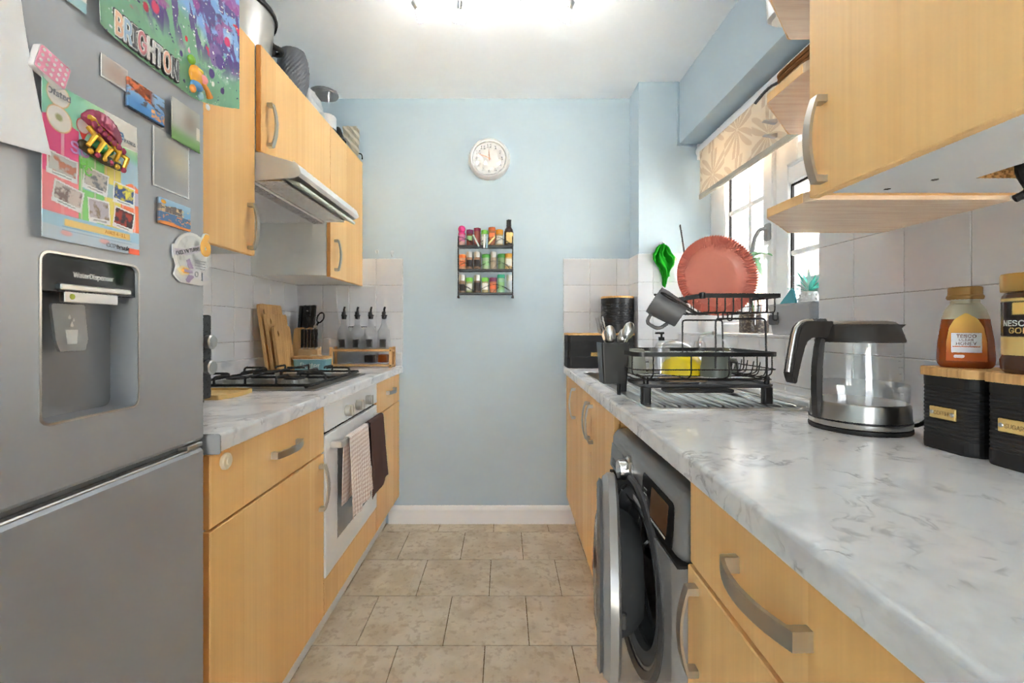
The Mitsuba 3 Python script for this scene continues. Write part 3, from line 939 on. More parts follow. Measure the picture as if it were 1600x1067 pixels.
# ------------------------------------------------------------------ on the left worktop
# gas hob
k = thing('gas_hob', 'steel gas hob with black pan supports let into the left worktop', 'hob')
hx0, hx1, hy0, hy1 = -1.140, -.640, 1.550, 2.105
part(k, 'base', [rb(hx0, hx1, hy0, hy1, ZW + .0005, ZW + .007, .004)], mat('hob_steel', (168, 168, 167), .28, 1.0), smooth=False)
def burner(x, y, r):
    b = part(k, 'burner', lathe([(0, .906), (r * 1.25, .906), (r * 1.25, .909), (r, .911), (r * .98, .9215), (r * 1.04, .923), (r * 1.04, .9255), (0, .9255)], 40, (x, y, 0)), 'steel_bright', label='ridged metal burner ring')
    part(b, 'teeth', [mv(rotm(bx(r * .985, r * 1.06, -.0016, .0016, .912, .922), (0, 0, 1), a), x, y) for a in range(0, 360, 12)], 'steel', smooth=False, kind='stuff')
    part(b, 'cap', lathe([(0, .9255), (r * .86, .9255), (r * .9, .928), (r * .84, .932), (r * .5, .934), (0, .9345)], 36, (x, y, 0)), 'black_iron')
burner(-.790, 1.715, .043); burner(-1.005, 1.715, .043); burner(-.800, 1.945, .030); burner(-1.010, 1.945, .048)
zt, zb_ = .9455, .918
for a, b in ((1.575, 1.828), (1.834, 2.088)):
    g_ = part(k, 'pan_support', tube(bend([(-1.120, a, zb_), (-.668, a, zb_), (-.668, b, zb_), (-1.120, b, zb_)], .015).tolist() + [[-1.120, a + .004, zb_]], .0050, 8), 'black_iron')
    c = (a + b) / 2
    for x0 in (-.790, -1.005):
        for (px, py, qx, qy) in ((x0, a, x0, c - .045), (x0, b, x0, c + .045)):
            part(g_, 'finger', tube(bend([(px, py, zb_), (px, py, zt), (qx, qy, zt), (qx, qy + math.copysign(.008, qy - py), zt - .006)], .012), .0042, 8), 'black_iron')
    for s_, x0 in ((-1.120, -1.005), (-.668, -.790)):
        q = x0 + math.copysign(.030, s_ - x0)
        part(g_, 'finger', tube(bend([(s_, c, zb_), (s_, c, zt), (q, c, zt), (q - math.copysign(.006, s_ - x0), c, zt - .004)], .014), .0042, 8), 'black_iron')
    part(g_, 'finger', tube(bend([(-.935, c, zt), (-.860, c, zt)], .01), .0042, 8), 'black_iron')
    part(g_, 'cross_bar', tube([(-.8975, a, zb_), (-.8975, a + .001, zt), (-.8975, b - .001, zt), (-.8975, b, zb_)], .0044, 8), 'black_iron')
    for x in (-1.10, -.69):
        for y in (a + .01, b - .01):
            part(g_, 'foot', cyl(.006, ZW + .006, zb_, (x, y, 0), 10), 'rubber')

# black speckled box with clear knobs, mostly behind the fridge
k = thing('tabletop_grill', 'black speckled box with two steel knobs standing half hidden behind the fridge', 'appliance')
gx = -.8575
part(k, 'front_panel', rb(gx - .012, gx, 1.15, 1.334, ZW + .012, 1.154, .004), mat('terrazzo', proc(f_terrazzo), .35, spec=.4), smooth=False)
part(k, 'body', rb(gx - .20, gx - .011, 1.155, 1.330, ZW + .012, 1.148, .006), 'black_satin', smooth=False)
for z in (1.003, 1.076):
    q = part(k, 'knob', cyl(.021, 0, .020, (gx, 1.310, z), 32, .003, 'x'), 'steel_bright')
    part(q, 'face', lathe([(0, .0202), (.017, .0202), (.017, .0212), (0, .0222)], 28, (gx, 1.310, z), 'x'), 'steel')
for y in (1.17, 1.315):
    for x in (gx - .18, gx - .02):
        part(k, 'foot', cyl(.008, ZW, ZW + .014, (x, y, 0), 12), 'rubber')

# small golden board in front of the hob
pl = Polygon([(-.855, 1.36), (-.84, 1.40), (-.835, 1.45), (-.845, 1.53), (-.90, 1.540), (-.99, 1.535), (-1.02, 1.36)])
m = trimesh.creation.extrude_polygon(pl.buffer(-.012).buffer(.012), .007, engine='earcut'); m.apply_translation((0, 0, ZW + .0005))
k = thing('spoon_rest', 'shallow golden wooden spoon rest lying at the near edge of the hob', 'tray')
part(k, 'dish', m, mat('golden_wood', (214, 178, 112), .4), smooth=False)
rim = pl.buffer(-.012).buffer(.012); rim = rim.difference(rim.buffer(-.006))
part(k, 'rim', mv(trimesh.creation.extrude_polygon(rim, .007, engine='earcut'), 0, 0, ZW + .0075), 'golden_wood', smooth=False)

# three chopping boards against the wall
def board(label, x, y0, y1, h, th, lean):
    P_ = rrect(0, y1 - y0, 0, h, .014).difference(shapely.affinity.scale(Point(.034, h - .036).buffer(.008), 1, 1.7))
    m = trimesh.creation.extrude_polygon(P_, th, engine='earcut')
    m = frame(m, (0, 0, 0), (0, 1, 0), (0, 0, 1))
    m = rotm(m, (0, 1, 0), -lean)
    zmin = m.bounds[0][2]
    m = mv(m, x, y0, ZW + .0005 - zmin)
    kk = thing('chopping_board', label, 'chopping board', None)
    part(kk, 'panel', m, 'bamboo', smooth=False)
    dk = ext(shapely.affinity.scale(Point(.034, h - .036).buffer(.0079), 1, 1.7), th * .5, (0, 0, 0), FX)
    dk = mv(rotm(dk, (0, 1, 0), -lean), x, y0, ZW + .0005 - zmin)
    part(kk, 'hanging_hole', dk, mat('board_hole', (112, 78, 44), .7) if 'board_hole' not in scene else 'board_hole', smooth=False)
board('largest bamboo chopping board, at the back of the three leaning on the tiled wall', -1.108, 2.115, 2.325, .330, .014, 8.0)
board('middle-sized bamboo chopping board leaning between the large and the small one', -1.085, 2.12, 2.318, .283, .014, 8.0)
board('smallest bamboo chopping board, in front of the other two behind the hob', -1.060, 2.125, 2.285, .224, .014, 8.0)

# knife block
k = thing('knife_block', 'pale wooden knife block in the back left corner', 'knife block')
kb = (-1.105, 2.44)
def kbp(poly, x0, x1):
    m = trimesh.creation.extrude_polygon(Polygon(poly), x1 - x0, engine='earcut')      # poly in (y, z)
    return frame(m, (x0, 0, 0), (0, 1, 0), (0, 0, 1), (1, 0, 0))
part(k, 'tall_block', kbp([(2.455, ZW), (2.555, ZW), (2.575, 1.125), (2.500, 1.112)], -1.155, -1.062), 'bamboo', smooth=False)
part(k, 'front_block', kbp([(2.395, ZW), (2.452, ZW), (2.452, 1.012), (2.400, 1.000)], -1.086, -.986), mat('block_wood', (226, 190, 142), .45), smooth=False)
def knife(nm, label, base, d, L, w, t, group):
    kk = thing(nm, label, 'knife', group)
    d = np.array(d, float) / np.linalg.norm(d)
    yv = np.array([0, -1, 0]) + d * d[1]; yv /= np.linalg.norm(yv)
    xv = np.cross(yv, d)
    prof = rrect(-w / 2, w / 2, 0, L, w * .32, 4)
    m = mv(trimesh.creation.extrude_polygon(prof, t, engine='earcut'), z=-t / 2)
    part(kk, 'handle', frame(m, base, xv, d), 'black_satin', smooth=False)
    part(kk, 'bolster', frame(rb(-w / 2 + .001, w / 2 - .001, -.02, .003, -t / 2 + .001, t / 2 - .001), base, xv, d), 'steel_bright', smooth=False)
    part(kk, 'end_cap', frame(rb(-w / 2 + .003, w / 2 - .003, L - .001, L + .003, -t / 2 + .002, t / 2 - .002), base, xv, d), 'steel', smooth=False)
for i in range(5):
    knife('steak_knife', ('leftmost', 'second from the left', 'middle one', 'fourth from the left', 'rightmost')[i] + ' of the five small knives at the front of the knife block', (-1.076 + .0180 * i, 2.424, 1.012), (.06, -.10, 1), .098, .0112, .014, 'small knives in the front of the block')
big = (('leftmost large black-handled knife at the back of the knife block', -1.140, 2.535, 1.118, .122), ('second large black-handled knife from the left in the back of the block', -1.119, 2.54, 1.118, .124),
       ('third large black-handled knife from the left, tilted in the back of the block', -1.098, 2.545, 1.118, .124))
for lb_, x, y, z, L in big:
    knife('kitchen_knife', lb_, (x, y, z), (.07, .02, 1), L, .0145, .020, None)
knife('kitchen_knife', 'large black-handled knife in the middle front of the tall block', (-1.092, 2.512, 1.112), (.08, -.08, 1), .096, .0150, .02, None)
knife('kitchen_knife', 'black knife handle with a hole at its end, left of the scissors', (-1.068, 2.53, 1.118), (.10, -.02, 1), .125, .020, .018, None)
k = thing('scissors', 'black-handled kitchen scissors standing in the knife block', 'scissors')
sc = (-1.000, 2.50, 1.128)
def loop(cx, cz, a, b, tl):
    t = np.linspace(0, 2 * np.pi, 25)[:-1]
    q = np.c_[a * np.cos(t), 0 * t, b * np.sin(t)]
    c_, s_ = math.cos(tl), math.sin(tl)
    return np.c_[cx + q[:, 0] * c_ - q[:, 2] * s_, 0 * t + 2.485, cz + q[:, 0] * s_ + q[:, 2] * c_]
part(k, 'handle', tube(loop(-1.004, 1.172, .017, .028, -.45), .0042, 8, True), 'black_satin')
part(k, 'handle', tube(loop(-1.062, 1.160, .014, .026, .6), .0042, 8, True), 'black_satin')
part(k, 'shank', [tube([(-1.014, 2.485, 1.148), (-1.032, 2.487, 1.120), (-1.040, 2.49, 1.08)], .0055, 8), tube([(-1.050, 2.485, 1.138), (-1.032, 2.49, 1.118), (-1.026, 2.495, 1.08)], .0055, 8)], 'black_satin')
part(k, 'pivot', cyl(.0095, -.003, .006, (-1.031, 2.485, 1.124), 18, .001, 'y'), 'steel_bright')
part(k, 'blade', rb(-1.042, -1.024, 2.488, 2.494, .99, 1.10, .001), 'steel', smooth=False)

# butter dish
k = thing('butter_dish', 'teal enamel butter dish with a wooden lid in front of the knife block', 'butter dish')
bxc, byc = -.962, 2.285
prof = [(.92, .001), (.93, .0), (1.0, .058), (1.015, .060), (1.015, .063), (.97, .063)]
def rr_lathe(hx, hy, r, prof, at):
    rings = []
    for s, z in prof:
        q = np.array(rrect(-hx * s, hx * s, -hy * s, hy * s, r * s, 6).exterior.coords)[:-1]
        rings.append(np.c_[q, np.full(len(q), z)])
    n = len(rings[0]); V = np.vstack(rings + [[[0, 0, prof[0][1]]], [[0, 0, prof[-1][1]]]]); F = []
    for i in range(len(rings) - 1):
        for j in range(n):
            a, b = i * n + j, i * n + (j + 1) % n
            F += [(a, a + n, b + n), (a, b + n, b)]
    e = len(rings) * n
    for j in range(n):
        F += [(e, j, (j + 1) % n), (e + 1, (len(rings) - 1) * n + (j + 1) % n, (len(rings) - 1) * n + j)]
    m = TM(V + np.asarray(at, float), np.array(F), process=False)
    if m.volume < 0:
        m.invert()
    return m
part(k, 'dish', rr_lathe(.083, .050, .022, prof, (bxc, byc, ZW)), mat('teal', (128, 176, 184), .3), smooth=30)
part(k, 'rim', tube(np.c_[np.array(rrect(bxc - .084, bxc + .084, byc - .051, byc + .051, .023).exterior.coords)[:-1], np.full(len(rrect(0, 1, 0, 1, .1).exterior.coords) - 1, ZW + .0615)], .0022, 6, True), 'white_gloss')
lid = part(k, 'lid', rr_lathe(.087, .053, .022, [(1, .0635), (1, .072), (.985, .074)], (bxc, byc, ZW)), 'bamboo', smooth=False)
part(lid, 'knob', rb(bxc - .010, bxc + .045, byc - .010, byc + .010, ZW + .074, ZW + .081, .002), mat('pale_wood', (236, 214, 184), .5), smooth=False)
part(k, 'lettering', text('Butter', .030, .0012, (bxc + .008, byc - .0493, ZW + .030), ((1, 0, 0), (0, -.06, 1)), False, True, squeeze=.85), 'white_gloss', smooth=False)

# bottle rack and four bottles
k = thing('bottle_rack', 'low bamboo rack holding four glass bottles against the back tiles', 'rack')
rx0, rx1, ry0, ry1 = -.945, -.607, 2.455, 2.540
for x in (rx0, rx1 - .016):
    part(k, 'end_frame', [rb(x, x + .016, ry0, ry0 + .014, ZW, 1.012), rb(x, x + .016, ry1 - .014, ry1, ZW, 1.012), rb(x, x + .016, ry0 + .014, ry1 - .014, .985, .999), rb(x, x + .016, ry0 + .014, ry1 - .014, ZW + .006, ZW + .018)], 'bamboo', smooth=False)
for y in (ry0 + .002, ry1 - .010):
    part(k, 'rail', rb(rx0 + .016, rx1 - .016, y, y + .008, .988, 1.002), 'bamboo', smooth=False)
part(k, 'base_board', rb(rx0 + .016, rx1 - .016, ry0 + .002, ry1 - .002, .908, .918), 'bamboo', smooth=False)
for x in (rx1, ):
    for z in (.913, .993):
        part(k, 'screw', cyl(.005, 0, .002, (x - .008, ry0, z), 12, .0005, 'y'), 'board_hole')
mat('vinegar', (38, 24, 20), .12, spec=.5)
mat('oil', (140, 66, 22), .12, spec=.5)
names = (('empty glass oil bottle with a black pourer, leftmost in the bamboo rack', None, ('OLIVE', 'OIL')), ('empty glass oil bottle with a black pourer, second from the left in the rack', None, ('OIL', '')),
         ('glass bottle with a little dark vinegar, third from the left in the rack', ('vinegar', .036), ('BALSAMIC', 'VINEGAR')), ('glass bottle with amber liquid at the bottom, rightmost in the rack', ('oil', .040), ('OIL', '')))
for i, (lb_, fill, tx) in enumerate(names):
    x, y = -.880 + .0735 * i, 2.4975
    k = thing('oil_bottle', lb_, 'bottle')
    z0 = .9185
    part(k, 'glass', rr_lathe(.031, .031, .008, [(.96, 0), (1, .004), (1, .165), (.93, .185), (.55, .208), (.42, .220), (.42, .252), (.47, .253), (.47, .260), (.38, .260), (.36, .220), (.48, .206), (.84, .184), (.91, .165), (.91, .012), (.84, .009)], (x, y, z0)), 'thick_glass', smooth=40)
    if fill:
        part(k, 'liquid', rr_lathe(.0272, .0272, .006, [(.95, .0105), (1, .0135), (1, .012 + fill[1])], (x, y, z0)), fill[0], smooth=False)
    part(k, 'label', rb(x - .017, x + .017, y - .0325, y - .0313, z0 + .090, z0 + .136, .0003), 'black_matt', smooth=False)
    part(k, 'label_border', ext(sbox(-.0145, .093, .0145, .1335).difference(sbox(-.0138, .0937, .0138, .1328)), .0004, (x, y - .0325, z0), FNY), 'white_satin', smooth=False)
    pk = part(k, 'pourer', lathe([(0, .245), (.0115, .247), (.0125, .262), (.0165, .264), (.0165, .268), (.008, .270), (.0075, .284), (0, .285)], 20, (x, y, z0)), 'black_satin')
    part(pk, 'spout', tube([(x, y, z0 + .280), (x + .001, y - .001, z0 + .300), (x + .006, y - .003, z0 + .312)], .0055, 10), 'black_satin')
    part(pk, 'flap', rb(x - .012, x - .006, y - .004, y + .004, z0 + .268, z0 + .285, .001), 'black_satin', smooth=False)

# socket, plug, cable and hooks on the back tiles
k = thing('wall_socket', 'white double wall socket behind the bottles', 'socket')
yb = YB - .006
part(k, 'plate', rb(-.885, -.740, yb - .010, yb, 1.035, 1.120, .003), 'white_gloss', smooth=False)
part(k, 'dark_joint', ext(sbox(-.889, 1.031, -.736, 1.124).difference(sbox(-.885, 1.035, -.740, 1.12)), .002, (0, yb, 0), FNY), 'grey_dark', smooth=False)
part(k, 'switch', rb(-.775, -.763, yb - .013, yb - .009, 1.085, 1.103, .001), 'white_satin', smooth=False)
part(k, 'switch', rb(-.862, -.850, yb - .013, yb - .009, 1.085, 1.103, .001), 'white_satin', smooth=False)
k = thing('white_cable', 'thin white cable hanging down the tiles from the corner cabinet to its plug', 'cable')
part(k, 'plug', rb(-.880, -.845, yb - .045, yb - .010, 1.046, 1.085, .006), 'white_satin', smooth=False)
part(k, 'lead', tube(np.vstack([arc((-.957, yb - .006, 1.356), (-.955, yb - .008, 1.22), (-.935, yb - .010, 1.13)), arc((-.930, yb - .012, 1.11), (-.915, yb - .016, 1.05), (-.864, yb - .03, 1.055))]), .0024, 8), 'white_satin')
k = thing('adhesive_hook', 'clear plastic hook stuck to the blue wall above the tiles', 'hook')
mat('clear_plastic', (214, 222, 228), .15, spec=.5)
part(k, 'plate', ext(rrect(-.648, -.632, 1.520, 1.556, .004), .004, (0, YB, 0), FNY), 'clear_plastic', smooth=False)
part(k, 'prong', tube(bend([(-.640, YB - .004, 1.528), (-.640, YB - .018, 1.524), (-.640, YB - .020, 1.540)], .006), .003, 8), 'clear_plastic')
k = thing('adhesive_hook', 'small round clear stick-on hook beside the corner cabinet', 'hook')
part(k, 'plate', ext(Point(-.728, 1.552).buffer(.011), .003, (0, YB, 0), FNY), 'clear_plastic', smooth=False)
part(k, 'prong', tube(bend([(-.728, YB - .003, 1.552), (-.728, YB - .014, 1.549), (-.728, YB - .016, 1.558)], .004), .002, 8), 'clear_plastic')

# towels on the oven handle
def towel(name, label, y0, y1, zf, zbk, flare, colour, fold, seed):
    kk = thing(name, label, 'tea towel')
    hxx, hzz = XO_ + .036, .716
    def P(u, v):
        # v: 0 back hem -> .35 over the bar -> 1 front hem
        s = v * (zbk + zf + .03)
        back = s < zbk
        over = (s >= zbk) & (s < zbk + .03)
        t = np.clip((s - zbk) / .03, 0, 1) * np.pi
        fr_ = np.clip(s - zbk - .03, 0, None)
        z = np.where(back, hzz + .006 - (zbk - s), np.where(over, hzz + .006 + .008 * np.sin(t), hzz + .006 - fr_))
        x = np.where(back, hxx - .010, np.where(over, hxx - .010 * np.cos(t), hxx + .010))
        dep = np.where(back, (zbk - s) / zbk, fr_ / zf)
        w = .5 + .5 * np.sin(u * fold * 2 * np.pi + seed + 1.5 * dep)
        x = x + np.where(back, -.004 * dep * w, (.012 * w + .004) * dep)
        ys = y0 + (y1 - y0) * u
        yc_ = (y0 + y1) / 2
        y = yc_ + (ys - yc_) * (1 + flare[1] * dep) + flare[0] * dep
        z = z - .012 * dep * np.sin(u * 3.0 + seed) * np.where(back, 0, 1)
        return np.stack([x, y, z], -1)
    part(kk, 'cloth', sheet(P, 60, 70, .0025), colour, smooth=True)
    return kk
mat('towel_check', proc(f_towel), .9, spec=.1)
mat('towel_brown', (84, 66, 62), .95, spec=.1, bump=(proc(f_waffle, 5e-4), .0006))
towel('tea_towel', 'white and brown checked tea towel hanging over the oven handle', 1.618, 1.835, .275, .235, (.015, .22), 'towel_check', 2.6, .8)
towel('tea_towel', 'dark brown waffle tea towel hanging over the right end of the oven handle', 1.865, 2.062, .300, .20, (.035, .30), 'towel_brown', 1.3, 2.2)

# ------------------------------------------------------------------ on top of the left wall cabinets
ZT2 = 2.0585
k = thing('stock_pot', 'big stainless steel pot with a black rim on top of the wall cabinets', 'pot')
pc = (-1.0, 1.60)
part(k, 'body', lathe([(0, 0), (.150, 0), (.158, .006), (.172, .165), (.178, .172), (.174, .174), (.166, .168), (.150, .012), (0, .012)], 64, (pc[0], pc[1], ZT2)), 'steel')
part(k, 'rim', lathe([(.172, .166), (.181, .168), (.183, .176), (.180, .184), (.170, .185), (.168, .176), (.172, .166)], 64, (pc[0], pc[1], ZT2)), 'black_satin')
hk_ = part(k, 'handle', tube(bend([(pc[0] + .130, pc[1] + .100, ZT2 + .112), (pc[0] + .160, pc[1] + .130, ZT2 + .108), (pc[0] + .128, pc[1] + .160, ZT2 + .108), (pc[0] + .096, pc[1] + .132, ZT2 + .112)], .02), .010, 10), 'black_satin')
part(hk_, 'mount', ball(.027, (pc[0] + .116, pc[1] + .116, ZT2 + .110), (.8, .8, 1.1)), 'black_satin')
k = thing('vase', 'dark grey glass vase with a quilted diamond pattern on the wall cabinets', 'vase')
prof = [(0, 0), (.046, 0), (.052, .01), (.062, .06), (.063, .10), (.055, .15), (.048, .172), (.046, .176), (.043, .174), (0, .170)]
m = lathe([(0, 0), (.046, 0)] + [(np.interp(z, [0, .06, .10, .15, .176], [.047, .062, .063, .056, .046]), z) for z in np.linspace(.002, .176, 45)] + [(.042, .174), (.04, .10), (0, .10)], 96)
V = m.vertices.copy(); rr = np.hypot(V[:, 0], V[:, 1]); th_ = np.arctan2(V[:, 1], V[:, 0])
q = np.abs(np.sin(th_ * 12 + V[:, 2] * 150) * np.sin(th_ * 12 - V[:, 2] * 150))
sc_ = np.where((rr > .043) & (V[:, 2] < .165), 1 - .085 * (1 - np.sqrt(q)), 1)
V[:, :2] *= sc_[:, None]; m.vertices = V
part(k, 'glass', mv(m, -.859, 1.85, ZT2), mat('grey_glass', (92, 96, 104), .12, spec=.7), smooth=True)
k = thing('food_processor', 'white and chrome food processor with a clear round lid on the cabinets', 'food processor')
fx, fy = -.905, 2.13
part(k, 'body', rr_lathe(.050, .075, .018, [(1, 0), (1, .10), (.9, .13), (.86, .135)], (fx - .01, fy - .02, ZT2)), 'white_gloss', smooth=30)
part(k, 'band', rr_lathe(.0515, .0765, .019, [(1, .088), (1, .102)], (fx - .01, fy - .02, ZT2)), 'chrome', smooth=False)
part(k, 'motor_base', cyl(.048, 0, .075, (fx + .046, fy + .06, ZT2), 32, .006), 'white_gloss')
part(k, 'foot_ring', cyl(.049, -.0, .014, (fx + .046, fy + .06, ZT2), 32, .004), 'grey_dark')
part(k, 'bowl', lathe([(.042, .075), (.058, .165), (.060, .172)], 40, (fx + .040, fy + .055, ZT2)), 'clear_glass')
part(k, 'lid', lathe([(0, .172), (.064, .172), (.066, .176), (.064, .186), (.04, .190), (0, .190)], 40, (fx + .040, fy + .055, ZT2)), mat('smoke_lid', (96, 99, 104), .15, spec=.6))
part(k, 'feed_tube', cyl(.011, .135, .190, (fx + .0, fy + .02, ZT2), 20, .002), 'chrome')
part(k, 'knob', lathe([(0, .02), (.020, .02), (.022, .028), (.018, .036), (0, .038)], 24, (fx + .034, fy - .03, ZT2 + .03), 'x'), 'chrome')
k = thing('bench_clamp', 'small black plastic clamp lying beside the food processor on the cabinets', 'clamp')
part(k, 'jaw', [rb(-.875, -.815, 2.325, 2.350, ZT2, ZT2 + .022, .004), rotm(rb(-.850, -.822, 2.315, 2.350, ZT2 + .018, ZT2 + .085, .006), (0, 1, 0), -18, (-.835, 2.33, ZT2 + .02))], 'black_satin', smooth=False)
part(k, 'screw', rod((-.842, 2.29, ZT2 + .045), (-.842, 2.38, ZT2 + .045), .007), 'black_satin')
k = thing('egg_box', 'stack of grey moulded egg trays standing at the end of the cabinets', 'egg box')
def eggs(u, v):
    z = .018 * np.sin(u * 4 * np.pi + .6) * np.sin(v * 7 * np.pi)
    return np.stack([-.875 + .075 * u, 2.452 - z, ZT2 + .002 + .150 * v], -1)
for i in range(3):
    part(k, 'tray', mv(rotm(sheet(eggs, 40, 56, .003), (1, 0, 0), -6, (0, 2.45, ZT2)), 0, .022 * i, 0), mat('pulp', (196, 190, 176), .95, spec=.05) if i == 0 else 'pulp', smooth=True)
single('dark_cable', tube(np.vstack([arc((-.86, 2.575, ZT2 + .02), (-.80, 2.57, ZT2 + .07), (-.802, 2.57, ZT2 + .01)), ]), .0035, 8), 'rubber', 'short dark cable loop at the far end of the wall cabinets', 'cable')


# ------------------------------------------------------------------ washing machine
k = WM = thing('washing_machine', 'dark graphite washing machine under the right worktop with its round door ajar', 'washing machine')
wy0, wy1, wx = .812, 1.376, .300
cy, cz, R = 1.095, .535, .200
plan = Polygon([(wx, wy0), (.86, wy0), (.86, wy1), (wx, wy1)])
plan = sbox(wx, wy0, .86, wy1).buffer(-.03).buffer(.03, quad_segs=6)
lower = trimesh.creation.extrude_polygon(plan, .66, engine='earcut'); lower.apply_translation((0, 0, .025))
drumhole = rotm(trimesh.creation.cylinder(R - .012, .26, sections=56), (0, 1, 0), 90); drumhole.apply_translation((wx + .05, cy, cz))
lower = cut(lower, drumhole)
part(k, 'body', sk(lower), 'graphite', smooth=25)
pan = []
pts = []
for y in (wy0 + .03, wy1 - .03):
    for (x, z, r) in ((wx + .034, .715, .030), (wx + .040, .788, .032)):
        pts.append(ball(r, (x, y, z), sub=2).vertices)
pts.append(bx(.60, .86, wy0 + .002, wy1 - .002, .687, .818).vertices)
pm = hull(*pts)
pm = cut(pm, bx(0, 1, 0, 2, .60, .688))
part(k, 'control_panel', sk(pm), mat('graphite_panel', (116, 117, 118), .25, .2), smooth=35)
part(k, 'top', sk(rb(wx + .055, .86, wy0 + .004, wy1 - .004, .816, .826, .003)), 'graphite_dark', smooth=False)
part(k, 'seam', sk(rb(wx + .003, .86, wy0 + .002, wy1 - .002, .684, .690, .001)), 'black_matt', smooth=False)
def onpanel(poly, d=.0012, z0=0):
    """A flat piece on the slightly tilted panel front; local x = away to the right, y = up."""
    return sk(frame(trimesh.creation.extrude_polygon(poly, d, engine='earcut'), (wx + .0036, cy, .715), (0, -1, 0), (.080, 0, .997)))
part(k, 'display', onpanel(rrect(.055, .255, -.012, .075, .012), .0016), 'gloss_black', smooth=False, label='gloss black display')
part(k, 'display_reflection', onpanel(rrect(.120, .225, .002, .062, .004), .0022), mat('reflection_brown', (92, 66, 46), .08, spec=.6), smooth=False)  # brownish reflection on the gloss display, painted as a flat piece
for i in range(5):
    part(k, 'indicator', onpanel(sbox(.072 + .0, -.002 + .011 * i, .090, .0005 + .011 * i), .0024), 'grey_mid', smooth=False)
part(k, 'sticker', sk(rb(wx + .0015, wx + .0062, .875, 1.105, .703, .7135, .0006)), 'white_gloss', smooth=False, label='white strip sticker')
kn = part(k, 'knob', sk(lathe([(0, 0), (.030, 0), (.031, .004), (.026, .008), (.025, .026), (.022, .030), (0, .030)], 40, (wx + .006, 1.155, .757), '-x')), 'chrome')
part(kn, 'ring', sk(lathe([(.030, 0), (.034, 0), (.034, .005), (.031, .006)], 40, (wx + .007, 1.155, .757), '-x')), 'steel_bright')
part(kn, 'marks', [sk(bx(wx + .0030, wx + .0045, 1.155 + .046 * math.cos(a) - .006, 1.155 + .046 * math.cos(a) + .006, .757 + .036 * math.sin(a) - .001, .757 + .036 * math.sin(a) + .001)) for a in (-.9, -.5, -.1, .3, .7, 2.4, 2.8, 3.2, 3.6)], 'grey_mid', smooth=False, kind='stuff')
part(k, 'detergent_drawer', onpanel(rrect(-.262, -.125, -.006, .062, .008), .0022), 'graphite_panel', smooth=False)
part(k, 'drawer_grip', onpanel(rrect(-.240, -.150, .002, .022, .005), .0030), 'graphite_dark', smooth=False)
# drum: rim, rubber bellows, steel drum with lifters
ax = '-x'
part(k, 'mouth_ring', sk(lathe([(R - .012, -.02), (R - .004, .004), (R + .012, .008), (R + .020, .003), (R + .020, -.004)], 64, (wx, cy, cz), ax)), 'graphite_dark')
part(k, 'door_seal', sk(lathe([(R - .012, -.002), (R - .040, -.004), (R - .046, -.018), (R - .034, -.030), (R - .046, -.046), (R - .05, -.06)], 56, (wx, cy, cz), ax)), mat('seal_grey', (104, 106, 108), .5, spec=.4), label='grey rubber door seal')
dm = part(k, 'drum', sk(lathe([(R - .05, -.05), (R - .02, -.07), (R - .02, -.175), (R - .05, -.178), (0, -.178)], 56, (wx, cy, cz), ax)), 'steel')
for a in (20, 140, 260):
    m = rb(wx + .07, wx + .17, cy - .022, cy + .022, cz + R - .065, cz + R - .022, .012)
    part(dm, 'lifter', sk(rotm(m, (1, 0, 0), a, (0, cy, cz))), 'steel_bright', smooth=False)
# the door, ajar on its far hinge
hinge = (wx, 1.318, cz)
def swing(m):
    return sk(rotm(m, (0, 0, 1), -10.5, hinge))
dk = part(k, 'door', swing(lathe([(R - .055, .000), (R + .012, -.002), (R + .022, .004), (R + .022, .020), (R + .012, .032), (R - .02, .040), (R - .055, .040), (R - .060, .030), (R - .055, .0)], 72, (wx, cy, cz), ax)), 'graphite', label='round door frame')
part(dk, 'outer_disc', swing(lathe([(R - .056, .034), (R - .06, .044), (R - .10, .052), (0, .056)], 64, (wx, cy, cz), ax)), mat('door_smoke', (52, 54, 57), .08, .2, spec=.7), label='smoky bulging door glass')
part(dk, 'inner_bowl', swing(lathe([(R - .056, .004), (R - .070, -.030), (R - .10, -.056), (0, -.062)], 56, (wx, cy, cz), ax)), mat('bowl_glass', (66, 68, 70), .06, .2, spec=.7))
part(dk, 'rim_ring', swing(lathe([(R + .004, .034), (R + .008, .040), (R - .006, .046), (R - .014, .040)], 72, (wx, cy, cz), ax)), mat('graphite_light', (128, 131, 134), .22, .7))
part(dk, 'catch', swing(rb(wx - .002, wx + .012, cy - R - .004, cy - R + .010, cz - .016, cz + .016, .003)), 'graphite_dark', smooth=False)
part(dk, 'hinge_arm', sk(rb(wx - .012, wx + .004, 1.300, 1.332, cz - .06, cz + .06, .004)), 'graphite_dark', smooth=False)
part(dk, 'round_sticker', swing(ext(Point(0, 0).buffer(.022), .0008, (wx - .0555, cy - .06, cz + .05), FNX)), mat('orange_sticker', (188, 92, 62), .5), smooth=False, label='small orange round sticker')
for y in (wy0 + .05, wy1 - .05):
    part(k, 'foot', cyl(.02, 0, .03, (wx + .08, y, 0), 16), 'rubber')

